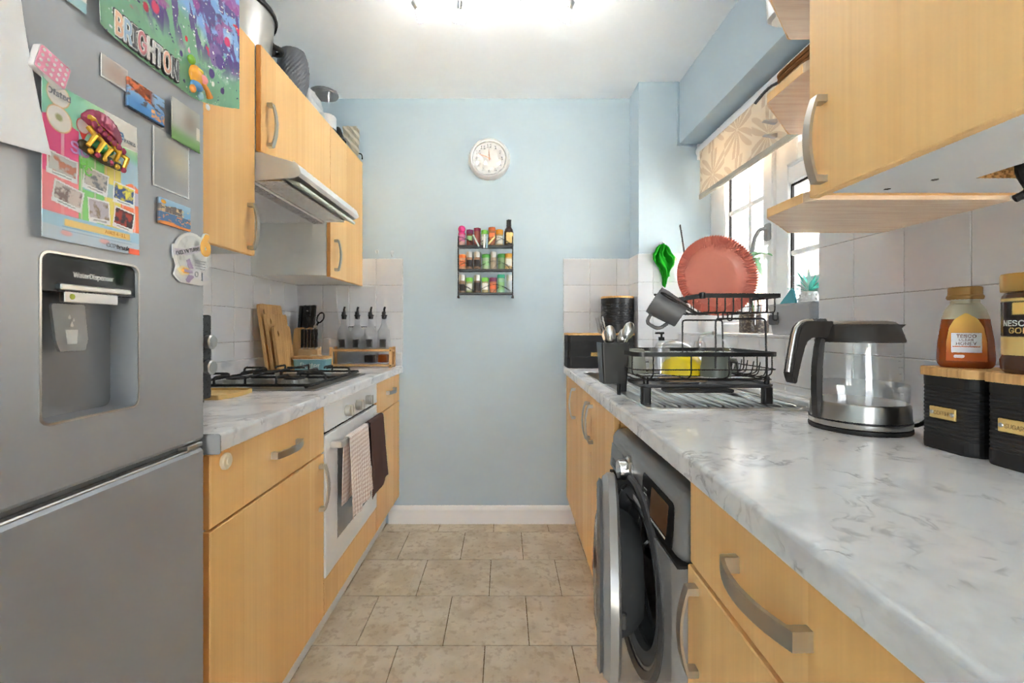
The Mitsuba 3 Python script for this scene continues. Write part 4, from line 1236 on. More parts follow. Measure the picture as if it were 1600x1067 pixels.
# ------------------------------------------------------------------ sink
k = SINKK = thing('sink', 'stainless steel sink with a ridged drainer set in the right worktop', 'sink')
sx0, sx1, sy0, sy1 = SINK
fl = rrect(sx0, sx1, sy0, sy1, .03)
bowl = rrect(sx0 + .055, sx1 - .095, 1.79, 2.11, .05)
drn = rrect(sx0 + .035, sx1 - .05, sy0 + .022, 1.745, .02)
z = ZW + .0005
part(k, 'flange', mv(trimesh.creation.extrude_polygon(fl.difference(bowl).difference(drn), .005, engine='earcut'), 0, 0, z), 'sink_steel', smooth=False)
rm = np.array(fl.buffer(-.004).exterior.coords)[:-1]
part(k, 'edge_bead', tube(np.c_[rm, np.full(len(rm), z + .005)], .0025, 6, True), 'steel_bright')
part(k, 'drainer', mv(trimesh.creation.extrude_polygon(drn, .002, engine='earcut'), 0, 0, z - .004), 'sink_steel', smooth=False)
n = 10
for i in range(n):
    x = sx0 + .060 + (sx1 - .075 - sx0 - .060) * i / (n - 1)
    part(k, 'ridge', tube([(x, sy0 + .034, z - .003), (x, sy0 + .042, z + .0025), (x, 1.70, z + .001), (x, 1.735, z - .003)], .0055, 8), 'sink_steel')
bp = np.array(bowl.exterior.coords)[:-1]
wall_ = TM(np.vstack([np.c_[bp, np.full(len(bp), z + .004)], np.c_[(bp - bp.mean(0)) * .94 + bp.mean(0), np.full(len(bp), z - .145)]]),
           np.array([f for i in range(len(bp)) for f in ((i, (i + 1) % len(bp), len(bp) + (i + 1) % len(bp)), (i, len(bp) + (i + 1) % len(bp), len(bp) + i))]), process=False)
part(k, 'bowl', [wall_, mv(trimesh.creation.extrude_polygon(shapely.affinity.scale(bowl, .94, .94), .002, engine='earcut'), 0, 0, z - .147)], 'steel', smooth=30)
part(k, 'plug_hole', lathe([(0, z - .143), (.03, z - .143), (.04, z - .1445)], 28, (.60, 1.95, 0)), 'chrome')
k = thing('mixer_tap', 'chrome mixer tap behind the sink bowl below the window', 'tap')
tx, ty = .815, 1.90
part(k, 'base', lathe([(0, 0), (.028, 0), (.028, .006), (.024, .012), (.024, .14), (.020, .155), (0, .157)], 32, (tx, ty, ZW + .0055)), 'chrome')
part(k, 'spout', tube(bend([(tx, ty, ZW + .10), (tx - .07, ty, ZW + .150), (tx - .155, ty, ZW + .150), (tx - .165, ty, ZW + .120)], .03), .011, 12), 'chrome')
part(k, 'lever', tube(bend([(tx, ty, ZW + .158), (tx + .004, ty, ZW + .185), (tx + .03, ty - .06, ZW + .195)], .02), .008, 10), 'chrome')

# soap bottle and clear washing-up tray by the sink bowl
k = thing('soap_dispenser', 'soap bottle with a black pump beside the sink', 'soap bottle')
px_, py_ = .765, 2.215
part(k, 'bottle', lathe([(0, 0), (.030, 0), (.032, .004), (.032, .12), (.026, .138), (.014, .146), (.014, .155), (0, .156)], 28, (px_, py_, ZW)), mat('soap_white', (220, 222, 222), .3))
part(k, 'pump', [cyl(.014, .155, .172, (px_, py_, ZW), 20), cyl(.005, .17, .188, (px_, py_, ZW), 12), rb(px_ - .03, px_ + .012, py_ - .007, py_ + .007, ZW + .186, ZW + .196, .002)], 'black_satin')
k = thing('washing_up_bowl', 'clear plastic washing-up bowl standing in the sink', 'bowl')
part(k, 'basin', rr_lathe(.150, .125, .04, [(.86, -.06), (.88, -.055), (.97, .085), (1.0, .088), (1.0, .092), (.95, .090), (.86, -.045)], (.605, 1.95, ZW)), mat('clear_grey', (214, 218, 218), .12, spec=.6), smooth=30)

# ------------------------------------------------------------------ dish rack
k = RACK = thing('dish_rack', 'black two-tier wire dish rack standing on the sink drainer', 'dish rack')
rx0, rx1, ry0, ry1 = .372, .748, 1.245, 1.530
zt0 = .952
part(k, 'drip_tray', rr_lathe((rx1 - rx0) / 2, .078, .03, [(.97, 0), (1.0, .004), (1.0, .010), (.985, .010), (.97, .004)], ((rx0 + rx1) / 2, ry0 + .078, zt0)), mat('tray_gloss', (62, 62, 64), .16, spec=.6), smooth=False)
part(k, 'tray_spout', rb(.43, .61, 1.205, 1.250, zt0 - .008, zt0 + .002, .003), 'black_satin', smooth=False)
for x in (.392, .728):
    for y in (1.262, 1.512):
        part(k, 'leg', rr_lathe(.013, .011, .006, [(1, .0065), (1, .052 if y < 1.4 else .064)], (x, y, ZW)), 'black_satin', smooth=False)
        part(k, 'post', cyl(.007, zt0 + .008, zt0 + .030, (x, y, 0), 14), 'black_satin')
# lower basket
zb0, zb1 = .974, 1.044
band = rrect(rx0 - .018, rx1 + .006, ry0 - .006, ry1 + .006, .03)
part(k, 'rim_band', mv(trimesh.creation.extrude_polygon(band.difference(band.buffer(-.005)), .012, engine='earcut'), 0, 0, zb1 - .006), 'black_satin', smooth=25)
for zz in (zb0 + .028, ):
    lp = np.array(band.buffer(-.003).exterior.coords)[:-1]
    part(k, 'hoop_wire', tube(np.c_[lp, np.full(len(lp), zz)], .0018, 6, True), 'black_wire')
lo = band.buffer(-.012)
lp = np.array(lo.exterior.coords)[:-1]
part(k, 'hoop_wire', tube(np.c_[lp, np.full(len(lp), zb0)], .0018, 6, True), 'black_wire')
def uwire(a, b):
    return tube(bend([(a[0], a[1], zb1), (a[0], a[1], zb0 + .012), ((a[0] * .9 + b[0] * .1), (a[1] * .9 + b[1] * .1), zb0), ((a[0] * .1 + b[0] * .9), (a[1] * .1 + b[1] * .9), zb0), (b[0], b[1], zb0 + .012), (b[0], b[1], zb1)], .012), .0018, 6)
for x in np.linspace(rx0 + .035, rx1 - .03, 4):
    part(k, 'cross_wire', uwire((x, ry0 - .002), (x, ry1 + .002)), 'black_wire')
for y in np.linspace(ry0 + .03, ry1 - .03, 4):
    part(k, 'cross_wire', uwire((rx0 - .014, y), (rx1 + .002, y)), 'black_wire')
# small wire basket on the right inside the lower tier
for y in np.linspace(ry0 + .04, ry1 - .04, 7):
    part(k, 'divider_wire', tube(bend([(.655, y, 1.018), (.662, y, .980), (.735, y, .980), (.742, y, 1.018)], .012), .0016, 6), 'black_wire')
part(k, 'divider_wire', tube([(.655, ry0 + .035, 1.018), (.655, ry1 - .035, 1.018)], .002, 6), 'black_wire')
# upper tier on two hoops
hz1 = 1.158
for y in (1.262, 1.512):
    part(k, 'upright', tube(bend([(.586 if y < 1.4 else .592, y, zb0 + .03), (.586 if y < 1.4 else .592, y, hz1 - .016), (.724, y, hz1 - .016), (.728, y, zb0 + .01)], .01), .0026, 8), 'black_wire')
u0x, u1x = .540, .756
ub = sbox(u0x, ry0, u1x, ry1)
zu0, zu1 = 1.160, 1.205
part(k, 'upper_rim', mv(trimesh.creation.extrude_polygon(ub.difference(ub.buffer(-.005)), .012, engine='earcut'), 0, 0, zu1 - .006), 'black_satin', smooth=False)
part(k, 'rim_corner', cyl(.008, zu1 - .008, zu1 + .009, (u0x + .003, ry0 + .003, 0), 16), 'black_satin')
for x in np.linspace(u0x + .02, u1x - .015, 9):
    part(k, 'plate_wire', tube(bend([(x, ry0 + .002, zu1), (x, ry0 + .002, zu0), (x, ry1 - .002, zu0), (x, ry1 - .002, zu1)], .006), .0017, 6), 'black_wire')
for y in (ry0 + .06, (ry0 + ry1) / 2, ry1 - .06):
    part(k, 'plate_wire', tube(bend([(u0x + .002, y, zu1), (u0x + .002, y, zu0), (u1x - .002, y, zu0), (u1x - .002, y, zu1)], .006), .0017, 6), 'black_wire')
for (x, y) in ((.590, ry0), (.740, ry0), (.520, 1.38), (.665, ry0 + .1)):
    part(k, 'hook', tube(bend([(x - .005, y, zu0), (x - .005, y, zu0 - .022), (x + .008, y, zu0 - .022), (x + .008, y, zu0)], .006), .0019, 6), 'black_wire')
for y in (1.285, 1.345):
    part(k, 'mug_arm', tube(bend([(.545, y, zu0 - .002), (.452, y, zu1 + .010), (.446, y + .016, zu1 + .012), (.540, y + .018, zu0)], .008), .0024, 8), 'black_wire')
# cutlery cup hooked on the left end
cupx, cupy = .330, 1.385
part(k, 'cutlery_cup', rr_lathe(.0425, .040, .006, [(.80, .952), (.82, .950), (1.0, 1.073), (.94, 1.073), (.76, .958)], (cupx, cupy, 0)), 'black_satin', smooth=False, label='black tapered cutlery cup')
part(k, 'leg', tube([(.360, 1.43, .9065), (.360, 1.43, .955)], .006, 8), 'black_satin')

def utensil(nm, label, catg, base, tip, kind):
    kk = thing(nm, label, catg, None)
    b, t = np.array(base, float), np.array(tip, float)
    d = t - b; L = np.linalg.norm(d); d /= L
    s = np.cross(d, [0.15, 1, .1]); s /= np.linalg.norm(s)
    part(kk, 'handle', tube([b, b + d * (L - .052)], [.0032, .0022], 8), 'steel_bright')
    if kind == 'spoon':
        a = np.linspace(0, 2 * np.pi, 20)[:-1]
        pl_ = shapely.affinity.scale(Point(0, 0).buffer(1, quad_segs=8), .0175, .029)
        def P(u, v):
            th = u * 2 * np.pi; r = v
            lx_, lz_ = .0175 * r * np.cos(th), .029 * r * np.sin(th)
            dep = .007 * (1 - r ** 2)
            nn = np.cross(s, d)
            return (t - d * .029) + lx_[..., None] * s + lz_[..., None] * d - dep[..., None] * nn
        part(kk, 'bowl', sheet(P, 22, 8, .0012), 'steel_bright', smooth=True)
    else:
        nn = np.cross(s, d)
        g2 = [tube([t - d * .055, t - d * .045 + s * w, t - d * .03 + s * w - nn * .003, t + s * w * .95], .0023, 6) for w in (-.0105, -.0035, .0035, .0105)]
        for q in g2:
            part(kk, 'tine', q, 'steel_bright')
utensil('fork', 'tallest steel fork leaning left out of the black cutlery cup', 'fork', (.328, 1.385, .965), (.286, 1.375, 1.150), 'fork')
utensil('spoon', 'steel spoon leaning left in the front of the cutlery cup', 'spoon', (.322, 1.365, .965), (.312, 1.350, 1.125), 'spoon')
utensil('spoon', 'large steel spoon leaning right out of the cutlery cup', 'spoon', (.335, 1.400, .965), (.392, 1.405, 1.135), 'spoon')
utensil('spoon', 'second steel spoon tucked behind the large one on the right of the cutlery cup', 'spoon', (.340, 1.41, .965), (.375, 1.415, 1.115), 'spoon')
kk = thing('wooden_spoon', 'small pale wooden spoon among the cutlery in the black cup', 'spoon')
part(kk, 'handle', rod((.318, 1.375, .96), (.306, 1.362, 1.085), .004), 'pale_wood')
part(kk, 'bowl', ball(.014, (.304, 1.359, 1.095), (.9, .35, 1.3)), mat('peach_wood', (232, 204, 178), .5))

# crockery on the rack
def mug(nm, label, at, m_, r=.042, h=.088, hang=None, up=False, cat_='mug', handle=(1, 0), taper=.86):
    kk = thing(nm, label, cat_)
    pr = [(0, 0), (r * taper * .95, 0), (r * taper, .004), (r, h * .75), (r, h), (r - .004, h), (r - .004, h * .75), (r * taper - .004, .007), (0, .007)]
    body = lathe(pr, 44)
    hh = tube(bend([(r * .95, 0, h * .82), (r + .028, 0, h * .80), (r + .026, 0, h * .36), (r * .93, 0, h * .24)], .018, 7), .0052, 10)
    a = math.degrees(math.atan2(handle[1], handle[0]))
    def pl(q):
        q = rotm(q, (0, 0, 1), a)
        if up:
            q = mv(rotm(q, (1, 0, 0), 180), 0, 0, h)
        if hang is not None:
            q = rotm(rotm(q, hang[0], hang[1]), (0, 0, 1), -20)
        return mv(q, *at)
    part(kk, 'body', pl(body), m_)
    part(kk, 'handle', pl(hh), m_)
    return kk
mat('mug_grey', (96, 97, 99), .4, spec=.4)
mat('mug_sage', (112, 118, 110), .35, spec=.4)
mat('mug_grey_green', (134, 138, 130), .35, spec=.4)
mug('mug', 'dark grey mug hanging tilted from the left of the upper rack tier', (.517, 1.325, 1.150), 'mug_grey', .043, .092, ((0, 1, 0), -57), False, handle=(-1, -.25))
mug('mug', 'sage grey mug upside down under a glass bowl in the lower tier', (.610, 1.315, .9765), 'mug_sage', .041, .070, None, True, handle=(1, -.15), taper=.84)
mug('mug', 'grey-green mug upside down at the left end of the lower tier', (.405, 1.420, .9765), 'mug_grey_green', .036, .075, None, True, handle=(.6, -.8))
mug('glass_mug', 'clear glass mug upside down in the lower tier left of the yellow bowl', (.470, 1.375, .9765), 'clear_glass', .036, .085, None, True, cat_='glass mug', handle=(-1, -.4))
k = single('yellow_bowl', lathe([(0, .062), (.022, .062), (.040, .056), (.058, .034), (.066, .0), (.063, .0), (.055, .032), (.038, .052), (0, .058)], 56, (.548, 1.400, .9765)), mat('yellow', (240, 214, 40), .3), 'bright yellow bowl turned upside down on the lower tier of the rack', 'bowl')
k = single('glass_bowl', lathe([(0, .036), (.022, .036), (.030, .030), (.046, .004), (.047, .0)], 44, (.610, 1.315, 1.0475)), 'clear_glass', 'small clear glass bowl upside down on the sage mug', 'bowl')
k = single('food_tray', rr_lathe(.062, .042, .012, [(.9, 0), (1, .006)], (.520, 1.33, .9625)), mat('beige_tray', (196, 170, 140), .6), 'small beige dish lying on the drip tray under the rack', 'dish', smooth=False)
# ribbed pink platter
k = thing('platter', 'large round terracotta pink platter with a ribbed rim standing in the top of the rack', 'plate')
pr = [(0, 0), (.066, 0), (.080, .004), (.092, .012), (.101, .018), (.121, .026), (.1215, .029), (.100, .022), (.090, .016), (.078, .008), (.065, .004), (0, .004)]
m = lathe([(0, .0)] + [(r, z) for r, z in pr[1:]], 660)
V = m.vertices.copy(); r_ = np.hypot(V[:, 0], V[:, 1]); t_ = np.arctan2(V[:, 1], V[:, 0])
rib = np.where(r_ > .0985, .0046 * np.sin(t_ * 92), 0)
V[:, 2] += rib; V[:, :2] *= (1 + np.where(r_ > .118, .010 * np.sin(t_ * 92), 0))[:, None]
m.vertices = V
m = rotm(m, (1, 0, 0), 90 - 4)
part(k, 'dish', mv(m, .640, 1.395, 1.272), mat('terracotta', (206, 128, 112), .3, spec=.45), smooth=40)
k = thing('glass_dish', 'clear glass dish standing behind the pink platter', 'bowl')
part(k, 'dish', mv(rotm(lathe([(0, 0), (.05, .002), (.088, .03), (.097, .055), (.100, .056)], 48), (1, 0, 0), 82), .628, 1.475, 1.300), 'clear_glass')
k = thing('straw', 'thin grey drinking straw sticking up behind the pink platter', 'straw')
part(k, 'shaft', rod((.600, 1.455, 1.20), (.560, 1.450, 1.445), .0026, 8), 'grey_dark')

# ------------------------------------------------------------------ bread bin, canister, cloth
k = thing('bread_bin', 'black ribbed metal bread bin with a bamboo lid in the far right corner', 'bread bin')
bx0, bx1, by0, by1 = .338, .700, 2.428, 2.588
bc = ((bx0 + bx1) / 2, (by0 + by1) / 2)
hx_, hy_ = (bx1 - bx0) / 2, (by1 - by0) / 2
prof = [(.985, 0), (1, .004), (1, .055)] + [q for i in range(12) for q in ((1, .060 + i * .007), (.988, .062 + i * .007), (.988, .064 + i * .007), (1, .066 + i * .007))] + [(1, .15), (1, .176)]
part(k, 'body', rr_lathe(hx_, hy_, .022, prof, (bc[0], bc[1], ZW + .0005)), 'black_matt', smooth=False)
part(k, 'lid', rr_lathe(hx_ + .002, hy_ + .002, .023, [(1, .1765), (1, .186), (.99, .188)], (bc[0], bc[1], ZW)), 'bamboo', smooth=False)
lb_ = part(k, 'label_plate', rb(.462, .530, by0 - .003, by0 - .0005, .965, .985, .0006), 'gold', smooth=False)
part(lb_, 'lettering', text('BREAD', .009, .0005, (.496, by0 - .003, .975), FNY, True, True), 'board_hole', smooth=False)
k = thing('canister', 'tall round black canister with a bamboo lid standing on the bread bin', 'canister')
prof = [(0, 0), (.086, 0), (.088, .003), (.088, .04)] + [q for i in range(13) for q in ((.088, .045 + i * .009), (.0868, .0475 + i * .009), (.0868, .0505 + i * .009), (.088, .053 + i * .009))] + [(.088, .188), (0, .188)]
part(k, 'body', lathe(prof, 56, (.622, 2.506, ZW + .1885)), 'black_satin', smooth=20)
part(k, 'lid', lathe([(0, .1885), (.089, .1885), (.089, .197), (.087, .199), (0, .199)], 56, (.622, 2.506, ZW + .1885)), 'bamboo', smooth=30)

k = thing('green_cloth', 'bright green microfibre cloth hanging on the tiled pillar beside the window', 'cloth')
def cloth(u, v):
    # caught on the hook near its middle, both wings falling, the right one longer and twisted
    left = np.interp(v, [0, .10, .28, .42, .60, .80, 1], [.824, .806, .794, .800, .822, .830, .836])
    right = np.interp(v, [0, .10, .25, .40, .55, .75, 1], [.852, .866, .876, .890, .886, .872, .868])
    left, right = .838 + (left - .838) * 1.35, .838 + (right - .838) * 1.30
    x = left + (right - left) * u
    hem = .205 + .030 * np.cos((u - .25) * 5.5) - .10 * np.clip(u - .86, 0, 1) - .15 * np.clip(.16 - u, 0, 1)
    z = 1.562 - hem * v - .020 * np.abs(u - .45) * (1 - v)
    f = .5 + .5 * np.sin(u * 15 + 3.0 * v + .6) + .30 * np.sin(u * 29 - 4 * v)
    y = YN - .014 - .026 * f * np.clip(v * 4 + .35, 0, 1)
    x = x + .006 * np.sin(v * 9 + u * 3)
    return np.stack([x, y, z], -1)
part(k, 'cloth', sheet(cloth, 70, 46, .002), mat('cloth_green', (34, 144, 36), .95, spec=.05), smooth=True)
def edge_line(u, v):
    return cloth(np.asarray(u, float), np.asarray(v, float))
el = edge_line(np.ones(30), np.linspace(.15, 1, 30))
part(k, 'stitched_edge', tube(el, .0013, 6), mat('cloth_edge', (120, 200, 90), .9))
part(k, 'hook', [cyl(.010, 0, .006, (.838, YN - .006, 1.563), 18, .002, 'y'), rod((.838, YN - .010, 1.563), (.838, YN - .030, 1.568), .004)], 'clear_plastic')

# ------------------------------------------------------------------ kettle
k = thing('kettle', 'glass kettle with black lid and handle and a steel base, on the right worktop', 'kettle')
kx, ky, kz = .766, .985, ZW + .0005
part(k, 'power_base', lathe([(0, 0), (.090, 0), (.091, .003), (.091, .008), (.088, .010), (0, .010)], 64, (kx, ky, kz)), 'black_satin')
part(k, 'steel_base', lathe([(0, .0105), (.089, .0105), (.090, .014), (.090, .020), (.0885, .022), (.0885, .024), (.089, .026), (.087, .056), (.084, .060), (0, .060)], 64, (kx, ky, kz)), mat('brushed', (176, 174, 170), .24, 1.0))
part(k, 'black_line', lathe([(.0885, .0215), (.0902, .0215), (.0902, .0245), (.0885, .0245)], 64, (kx, ky, kz)), 'black_satin')
gl = [(.0855, .060), (.0865, .075), (.0868, .095), (.0855, .125), (.0815, .155), (.077, .180), (.0755, .190)]
part(k, 'glass', lathe(gl, 72, (kx, ky, kz)), 'bottle_glass', smooth=True)
part(k, 'water', lathe([(0, .0605), (.0838, .0605), (.0850, .078), (.0852, .094), (.0845, .0985), (0, .0985)], 64, (kx, ky, kz)), 'water', label='clear water in the bottom of the glass')
part(k, 'collar', lathe([(.076, .186), (.0785, .186), (.0790, .190), (.0705, .218), (.0675, .224), (.065, .224), (.072, .19)], 64, (kx, ky, kz)), mat('kettle_black', (44, 42, 41), .32, spec=.45))
part(k, 'lid', lathe([(0, .232), (.048, .231), (.062, .228), (.067, .2235), (0, .2225)], 64, (kx, ky, kz)), mat('lid_metal', (150, 146, 140), .3, .9))
sp = [(kx + .066, ky - .016, kz + .203), (kx + .066, ky + .016, kz + .203), (kx + .058, ky - .026, kz + .2235), (kx + .058, ky + .026, kz + .2235), (kx + .100, ky - .005, kz + .2235), (kx + .100, ky + .005, kz + .2235), (kx + .097, ky, kz + .2195), (kx + .076, ky, kz + .201)]
part(k, 'spout', hull(np.array(sp)), 'kettle_black', smooth=False)
def kpt(x, y):
    return ((x / 3.3333 + 1180 - 788) * ky / 711, 1.117 + (512 - 440 - y / 3.3333) * ky / 711)
ho = [kpt(*q) for q in ((384, 206), (262, 206), (232, 216), (212, 240), (200, 280), (182, 380), (166, 480), (190, 556))]
hi_ = [kpt(*q) for q in ((206, 480), (224, 400), (240, 340), (252, 312), (272, 294), (300, 288), (345, 292), (384, 300))]
hp_ = Polygon(ho + hi_).buffer(-.004).buffer(.004)
hx_ = frame(trimesh.creation.extrude_polygon(hp_, .026, engine='earcut'), (0, ky + .013, 0), (1, 0, 0), (0, 0, 1))
hd = part(k, 'handle', [hx_, ext(hp_.buffer(-.003), .031, (0, ky + .0155, 0), FNY)], 'kettle_black', smooth=False)
st = np.array([kpt(*q) for q in ((300, 205), (262, 206), (232, 216), (212, 240), (200, 280), (182, 380), (168, 470))])
part(hd, 'chrome_strip', tube(np.c_[st[:, 0] - .0015, np.full(len(st), ky - .004), st[:, 1] + .0005], .0042, 10), 'steel_bright')
part(hd, 'switch', rr_lathe(.016, .011, .008, [(1, .228), (1, .2345), (.9, .236)], (kx - .088, ky, kz)), 'grey_dark', smooth=False)
bs = [kpt(*q) for q in ((330, 292), (318, 340), (306, 440), (304, 560), (310, 700), (330, 716), (338, 700), (336, 560), (338, 440), (350, 300))]
part(k, 'back_strip', frame(trimesh.creation.extrude_polygon(Polygon(bs).buffer(-.002).buffer(.002), .018, engine='earcut'), (0, ky + .009, 0), (1, 0, 0), (0, 0, 1)), 'kettle_black', smooth=False)
for i in range(7):
    part(k, 'level_mark', bx(kx - .004 + .02, kx + .004 + .02 - (i % 2) * .003, ky - .0862 + i * .0008, ky - .0858 + i * .0008, kz + .085 + i * .013, kz + .0856 + i * .013), 'grey_mid', smooth=False)
k = thing('kettle_lead', 'black power lead running from the kettle base behind the black canister', 'cable')
part(k, 'lead', tube(np.vstack([arc((kx + .088, ky - .005, kz + .010), (.868, .955, kz + .004), (.858, .925, kz + .028)), arc((.857, .918, kz + .034), (.862, .880, kz + .05), (.900, .86, kz + .045))]), .0042, 10), 'rubber')

# ------------------------------------------------------------------ two black canisters, honey, coffee
mat('plate_ink', (150, 112, 60), .6)
def square_canister(label, yc, word):
    kk = thing('tea_canister', label, 'canister')
    hh = .0525; xc = .772 + hh
    z0 = ZW + .0005
    pr = [(.985, 0), (1, .004), (1, .022)] + [q for i in range(13) for q in ((1, .024 + i * .007), (.982, .0255 + i * .007), (.982, .0275 + i * .007), (1, .029 + i * .007))] + [(1, .120), (1, .130)]
    part(kk, 'body', rr_lathe(hh, hh, .024, pr, (xc, yc, z0)), 'black_matt', smooth=False)
    part(kk, 'lid', rr_lathe(hh + .002, hh + .002, .020, [(1, .1305), (1.005, .133), (1.005, .143), (.99, .146)], (xc, yc, z0)), 'bamboo', smooth=False)
    pl_ = part(kk, 'name_plate', rb(.7685, .7725, yc - .0235, yc + .0235, z0 + .056, z0 + .0765, .001), 'gold_paper', smooth=False)
    for s in (-1, 1):
        part(pl_, 'screw', lathe([(0, 0), (.0038, 0), (.003, .0012), (0, .0016)], 14, (.7685, yc + s * .0185, z0 + .066), '-x'), 'steel_bright')
    part(pl_, 'lettering', text(word, .0070, .0004, (.7685, yc, z0 + .066), FNX, False, True, squeeze=.8), 'plate_ink', smooth=False)
    return kk
square_canister('black ribbed square canister with a wooden lid under the honey bottle', .800, 'COFFEE')
square_canister('black ribbed square canister with a wooden lid under the coffee jar, nearest the camera', .686, 'SUGAR')

k = thing('honey_bottle', 'squeezy bottle of clear honey with a gold-brown cap on the black canister', 'honey bottle')
zx = ZW + .147
hp = (.818, .808, zx)
def honey_tr(m):
    return mv(rotm(m, (0, 0, 1), -42), *hp)
mat('honey', (126, 56, 18), .12, spec=.5)
part(k, 'bottle', honey_tr(rr_lathe(.037, .027, .018, [(.86, 0), (.98, .006), (1, .016), (.96, .045), (.82, .085)], (0, 0, 0))), 'honey', smooth=40)
mat('honey_clear', (178, 170, 146), .12, spec=.5)
part(k, 'shoulder', honey_tr(rr_lathe(.037, .027, .018, [(.82, .0852), (.70, .103), (.52, .113), (.47, .118)], (0, 0, 0))), 'honey_clear', smooth=40, label='clear shoulder above the honey')
part(k, 'neck', honey_tr(cyl(.019, .112, .122, n=32)), 'honey_clear')
cp = part(k, 'cap', honey_tr(lathe([(0, .120), (.0235, .120), (.0245, .123), (.0245, .126), (.0225, .128), (.0225, .140), (.021, .142), (0, .142)], 40)), mat('cap_gold', (150, 112, 62), .35, .5))
def lab(poly, d, y):
    return honey_tr(ext(poly, d, (0, y, 0), FNY))
arch = Polygon([(-.030, .012), (.030, .012), (.029, .045)] + [(.027 * math.cos(t), .052 + .042 * math.sin(t)) for t in np.linspace(.1, math.pi - .1, 14)] + [(-.029, .045)])
def hon(u, v):
    t = np.clip((v - .15) / .8, 0, 1)[..., None]
    return lin((178, 88, 40)) * (1 - t) + lin((232, 190, 96)) * t
# the label follows the tapering front
def Ph(u, v):
    zz = .012 + .083 * v
    w = np.interp(zz, [.012, .045, .07, .085, .095], [.0255, .0250, .0215, .0145, .002])
    fy = -np.interp(zz, [0, .006, .016, .045, .085, .103], [.0234, .0266, .0271, .0260, .0222, .0190]) - .0006
    p = np.stack([(u - .5) * 2 * w, fy, zz], -1)
    a = math.radians(-42)
    return np.stack([p[..., 0] * math.cos(a) - p[..., 1] * math.sin(a) + hp[0], p[..., 0] * math.sin(a) + p[..., 1] * math.cos(a) + hp[1], p[..., 2] + hp[2]], -1)
lbk = painted(k, 'label', Ph, 14, 24, lambda u, v: hon(u, v), .0004, 'print')
slope = (0, .075, .997)
def ht(m):
    return honey_tr(m)
fa = ((1, 0, 0), (0, .080, .9968))
part(lbk, 'white_panel', ht(ext(rrect(-.0188, .0188, 0, .034, .001), .0008, (0, -.0275, .027), fa)), 'white_paper', smooth=False)
part(lbk, 'lettering', [ht(text('TESCO', .0054, .0004, (0, -.0262, .0555), fa, True, True)), ht(text('CLEAR', .0042, .0004, (0, -.0268, .0490), fa, False, True)), ht(text('HONEY', .0054, .0004, (0, -.0273, .0425), fa, False, True))], mat('brown_ink', (110, 62, 40), .7), smooth=False)
part(lbk, 'stripe', ht(ext(sbox(-.0170, 0, .0170, .0016), .0004, (0, -.0281, .0365), fa)), mat('orange_ink', (196, 110, 60), .6), smooth=False)
part(lbk, 'mark', [ht(ext(rrect(-.016, -.002, 0, .0055, .0026), .0006, (0, -.0281, .0175), fa))], 'white_paper', smooth=False)

k = thing('coffee_jar', 'glass jar of instant coffee with a gold lid at the right edge', 'coffee jar')
cj = (.812, .690, zx)
part(k, 'jar', lathe([(0, 0), (.036, 0), (.041, .006), (.042, .020), (.0395, .026), (.0395, .118), (.036, .124), (0, .125)], 48, cj), mat('coffee_glass', (70, 46, 36), .08, spec=.6))
part(k, 'lid', lathe([(0, .1255), (.0405, .1255), (.0415, .128), (.0415, .150), (.040, .153), (0, .153)], 48, cj), 'gold')
def wrap(u, v):
    a = math.pi * (1.5 - 1.15 * u + .10)      # around the side that faces the room
    return np.stack([cj[0] + .0400 * np.cos(a), cj[1] + .0400 * np.sin(a), cj[2] + .028 + .088 * v], -1)
def wrapP(u, v):
    a = math.radians(118) + u * math.radians(210)
    return np.stack([cj[0] + .0402 * np.cos(a), cj[1] + .0402 * np.sin(a), cj[2] + .028 + .088 * v], -1)
def cofcol(u, v):
    g_ = np.clip(1 - np.abs(u - .40) / .22, 0, 1)
    c = np.where((v > .30)[..., None], lin((34, 26, 24)), lin((206, 170, 96)))
    gold = lin((222, 190, 120))
    m1 = ((np.abs(u - .50) < .03) & (v > .1)) | (v < .32) | (np.abs(v - .97) < .03)
    cup = (np.abs(u - .34) < .055) & (v > .70) & (v < .90)
    c = np.where(m1[..., None], gold, c)
    return np.where(cup[..., None], lin((216, 178, 100)), c)
lb_ = painted(k, 'label', wrapP, 80, 40, cofcol, .0006, 'print_gloss')
def curved(m, u0, v0):
    """Lettering wrapped on the jar's side; local x runs around, y up."""
    V = m.vertices.copy()
    a = math.radians(118) + u0 * math.radians(210) + V[:, 0] / .0408
    r = .0406 + V[:, 2]
    m = m.copy()
    m.vertices = np.c_[cj[0] + r * np.cos(a), cj[1] + r * np.sin(a), cj[2] + .028 + .088 * v0 + V[:, 1]]
    return m
part(lb_, 'lettering', curved(text('NESCAFÉ', .0085, .0004, bold=True, center=True), .36, .57), 'white_gloss', smooth=False)
part(lb_, 'lettering', curved(text('GOLD', .0085, .0004, bold=True, center=True), .36, .43), 'gold_paper', smooth=False)
part(lb_, 'accent', curved(text('´', .016, .0005, bold=True, center=True), .455, .70), mat('red_ink', (196, 40, 40), .5), smooth=False)


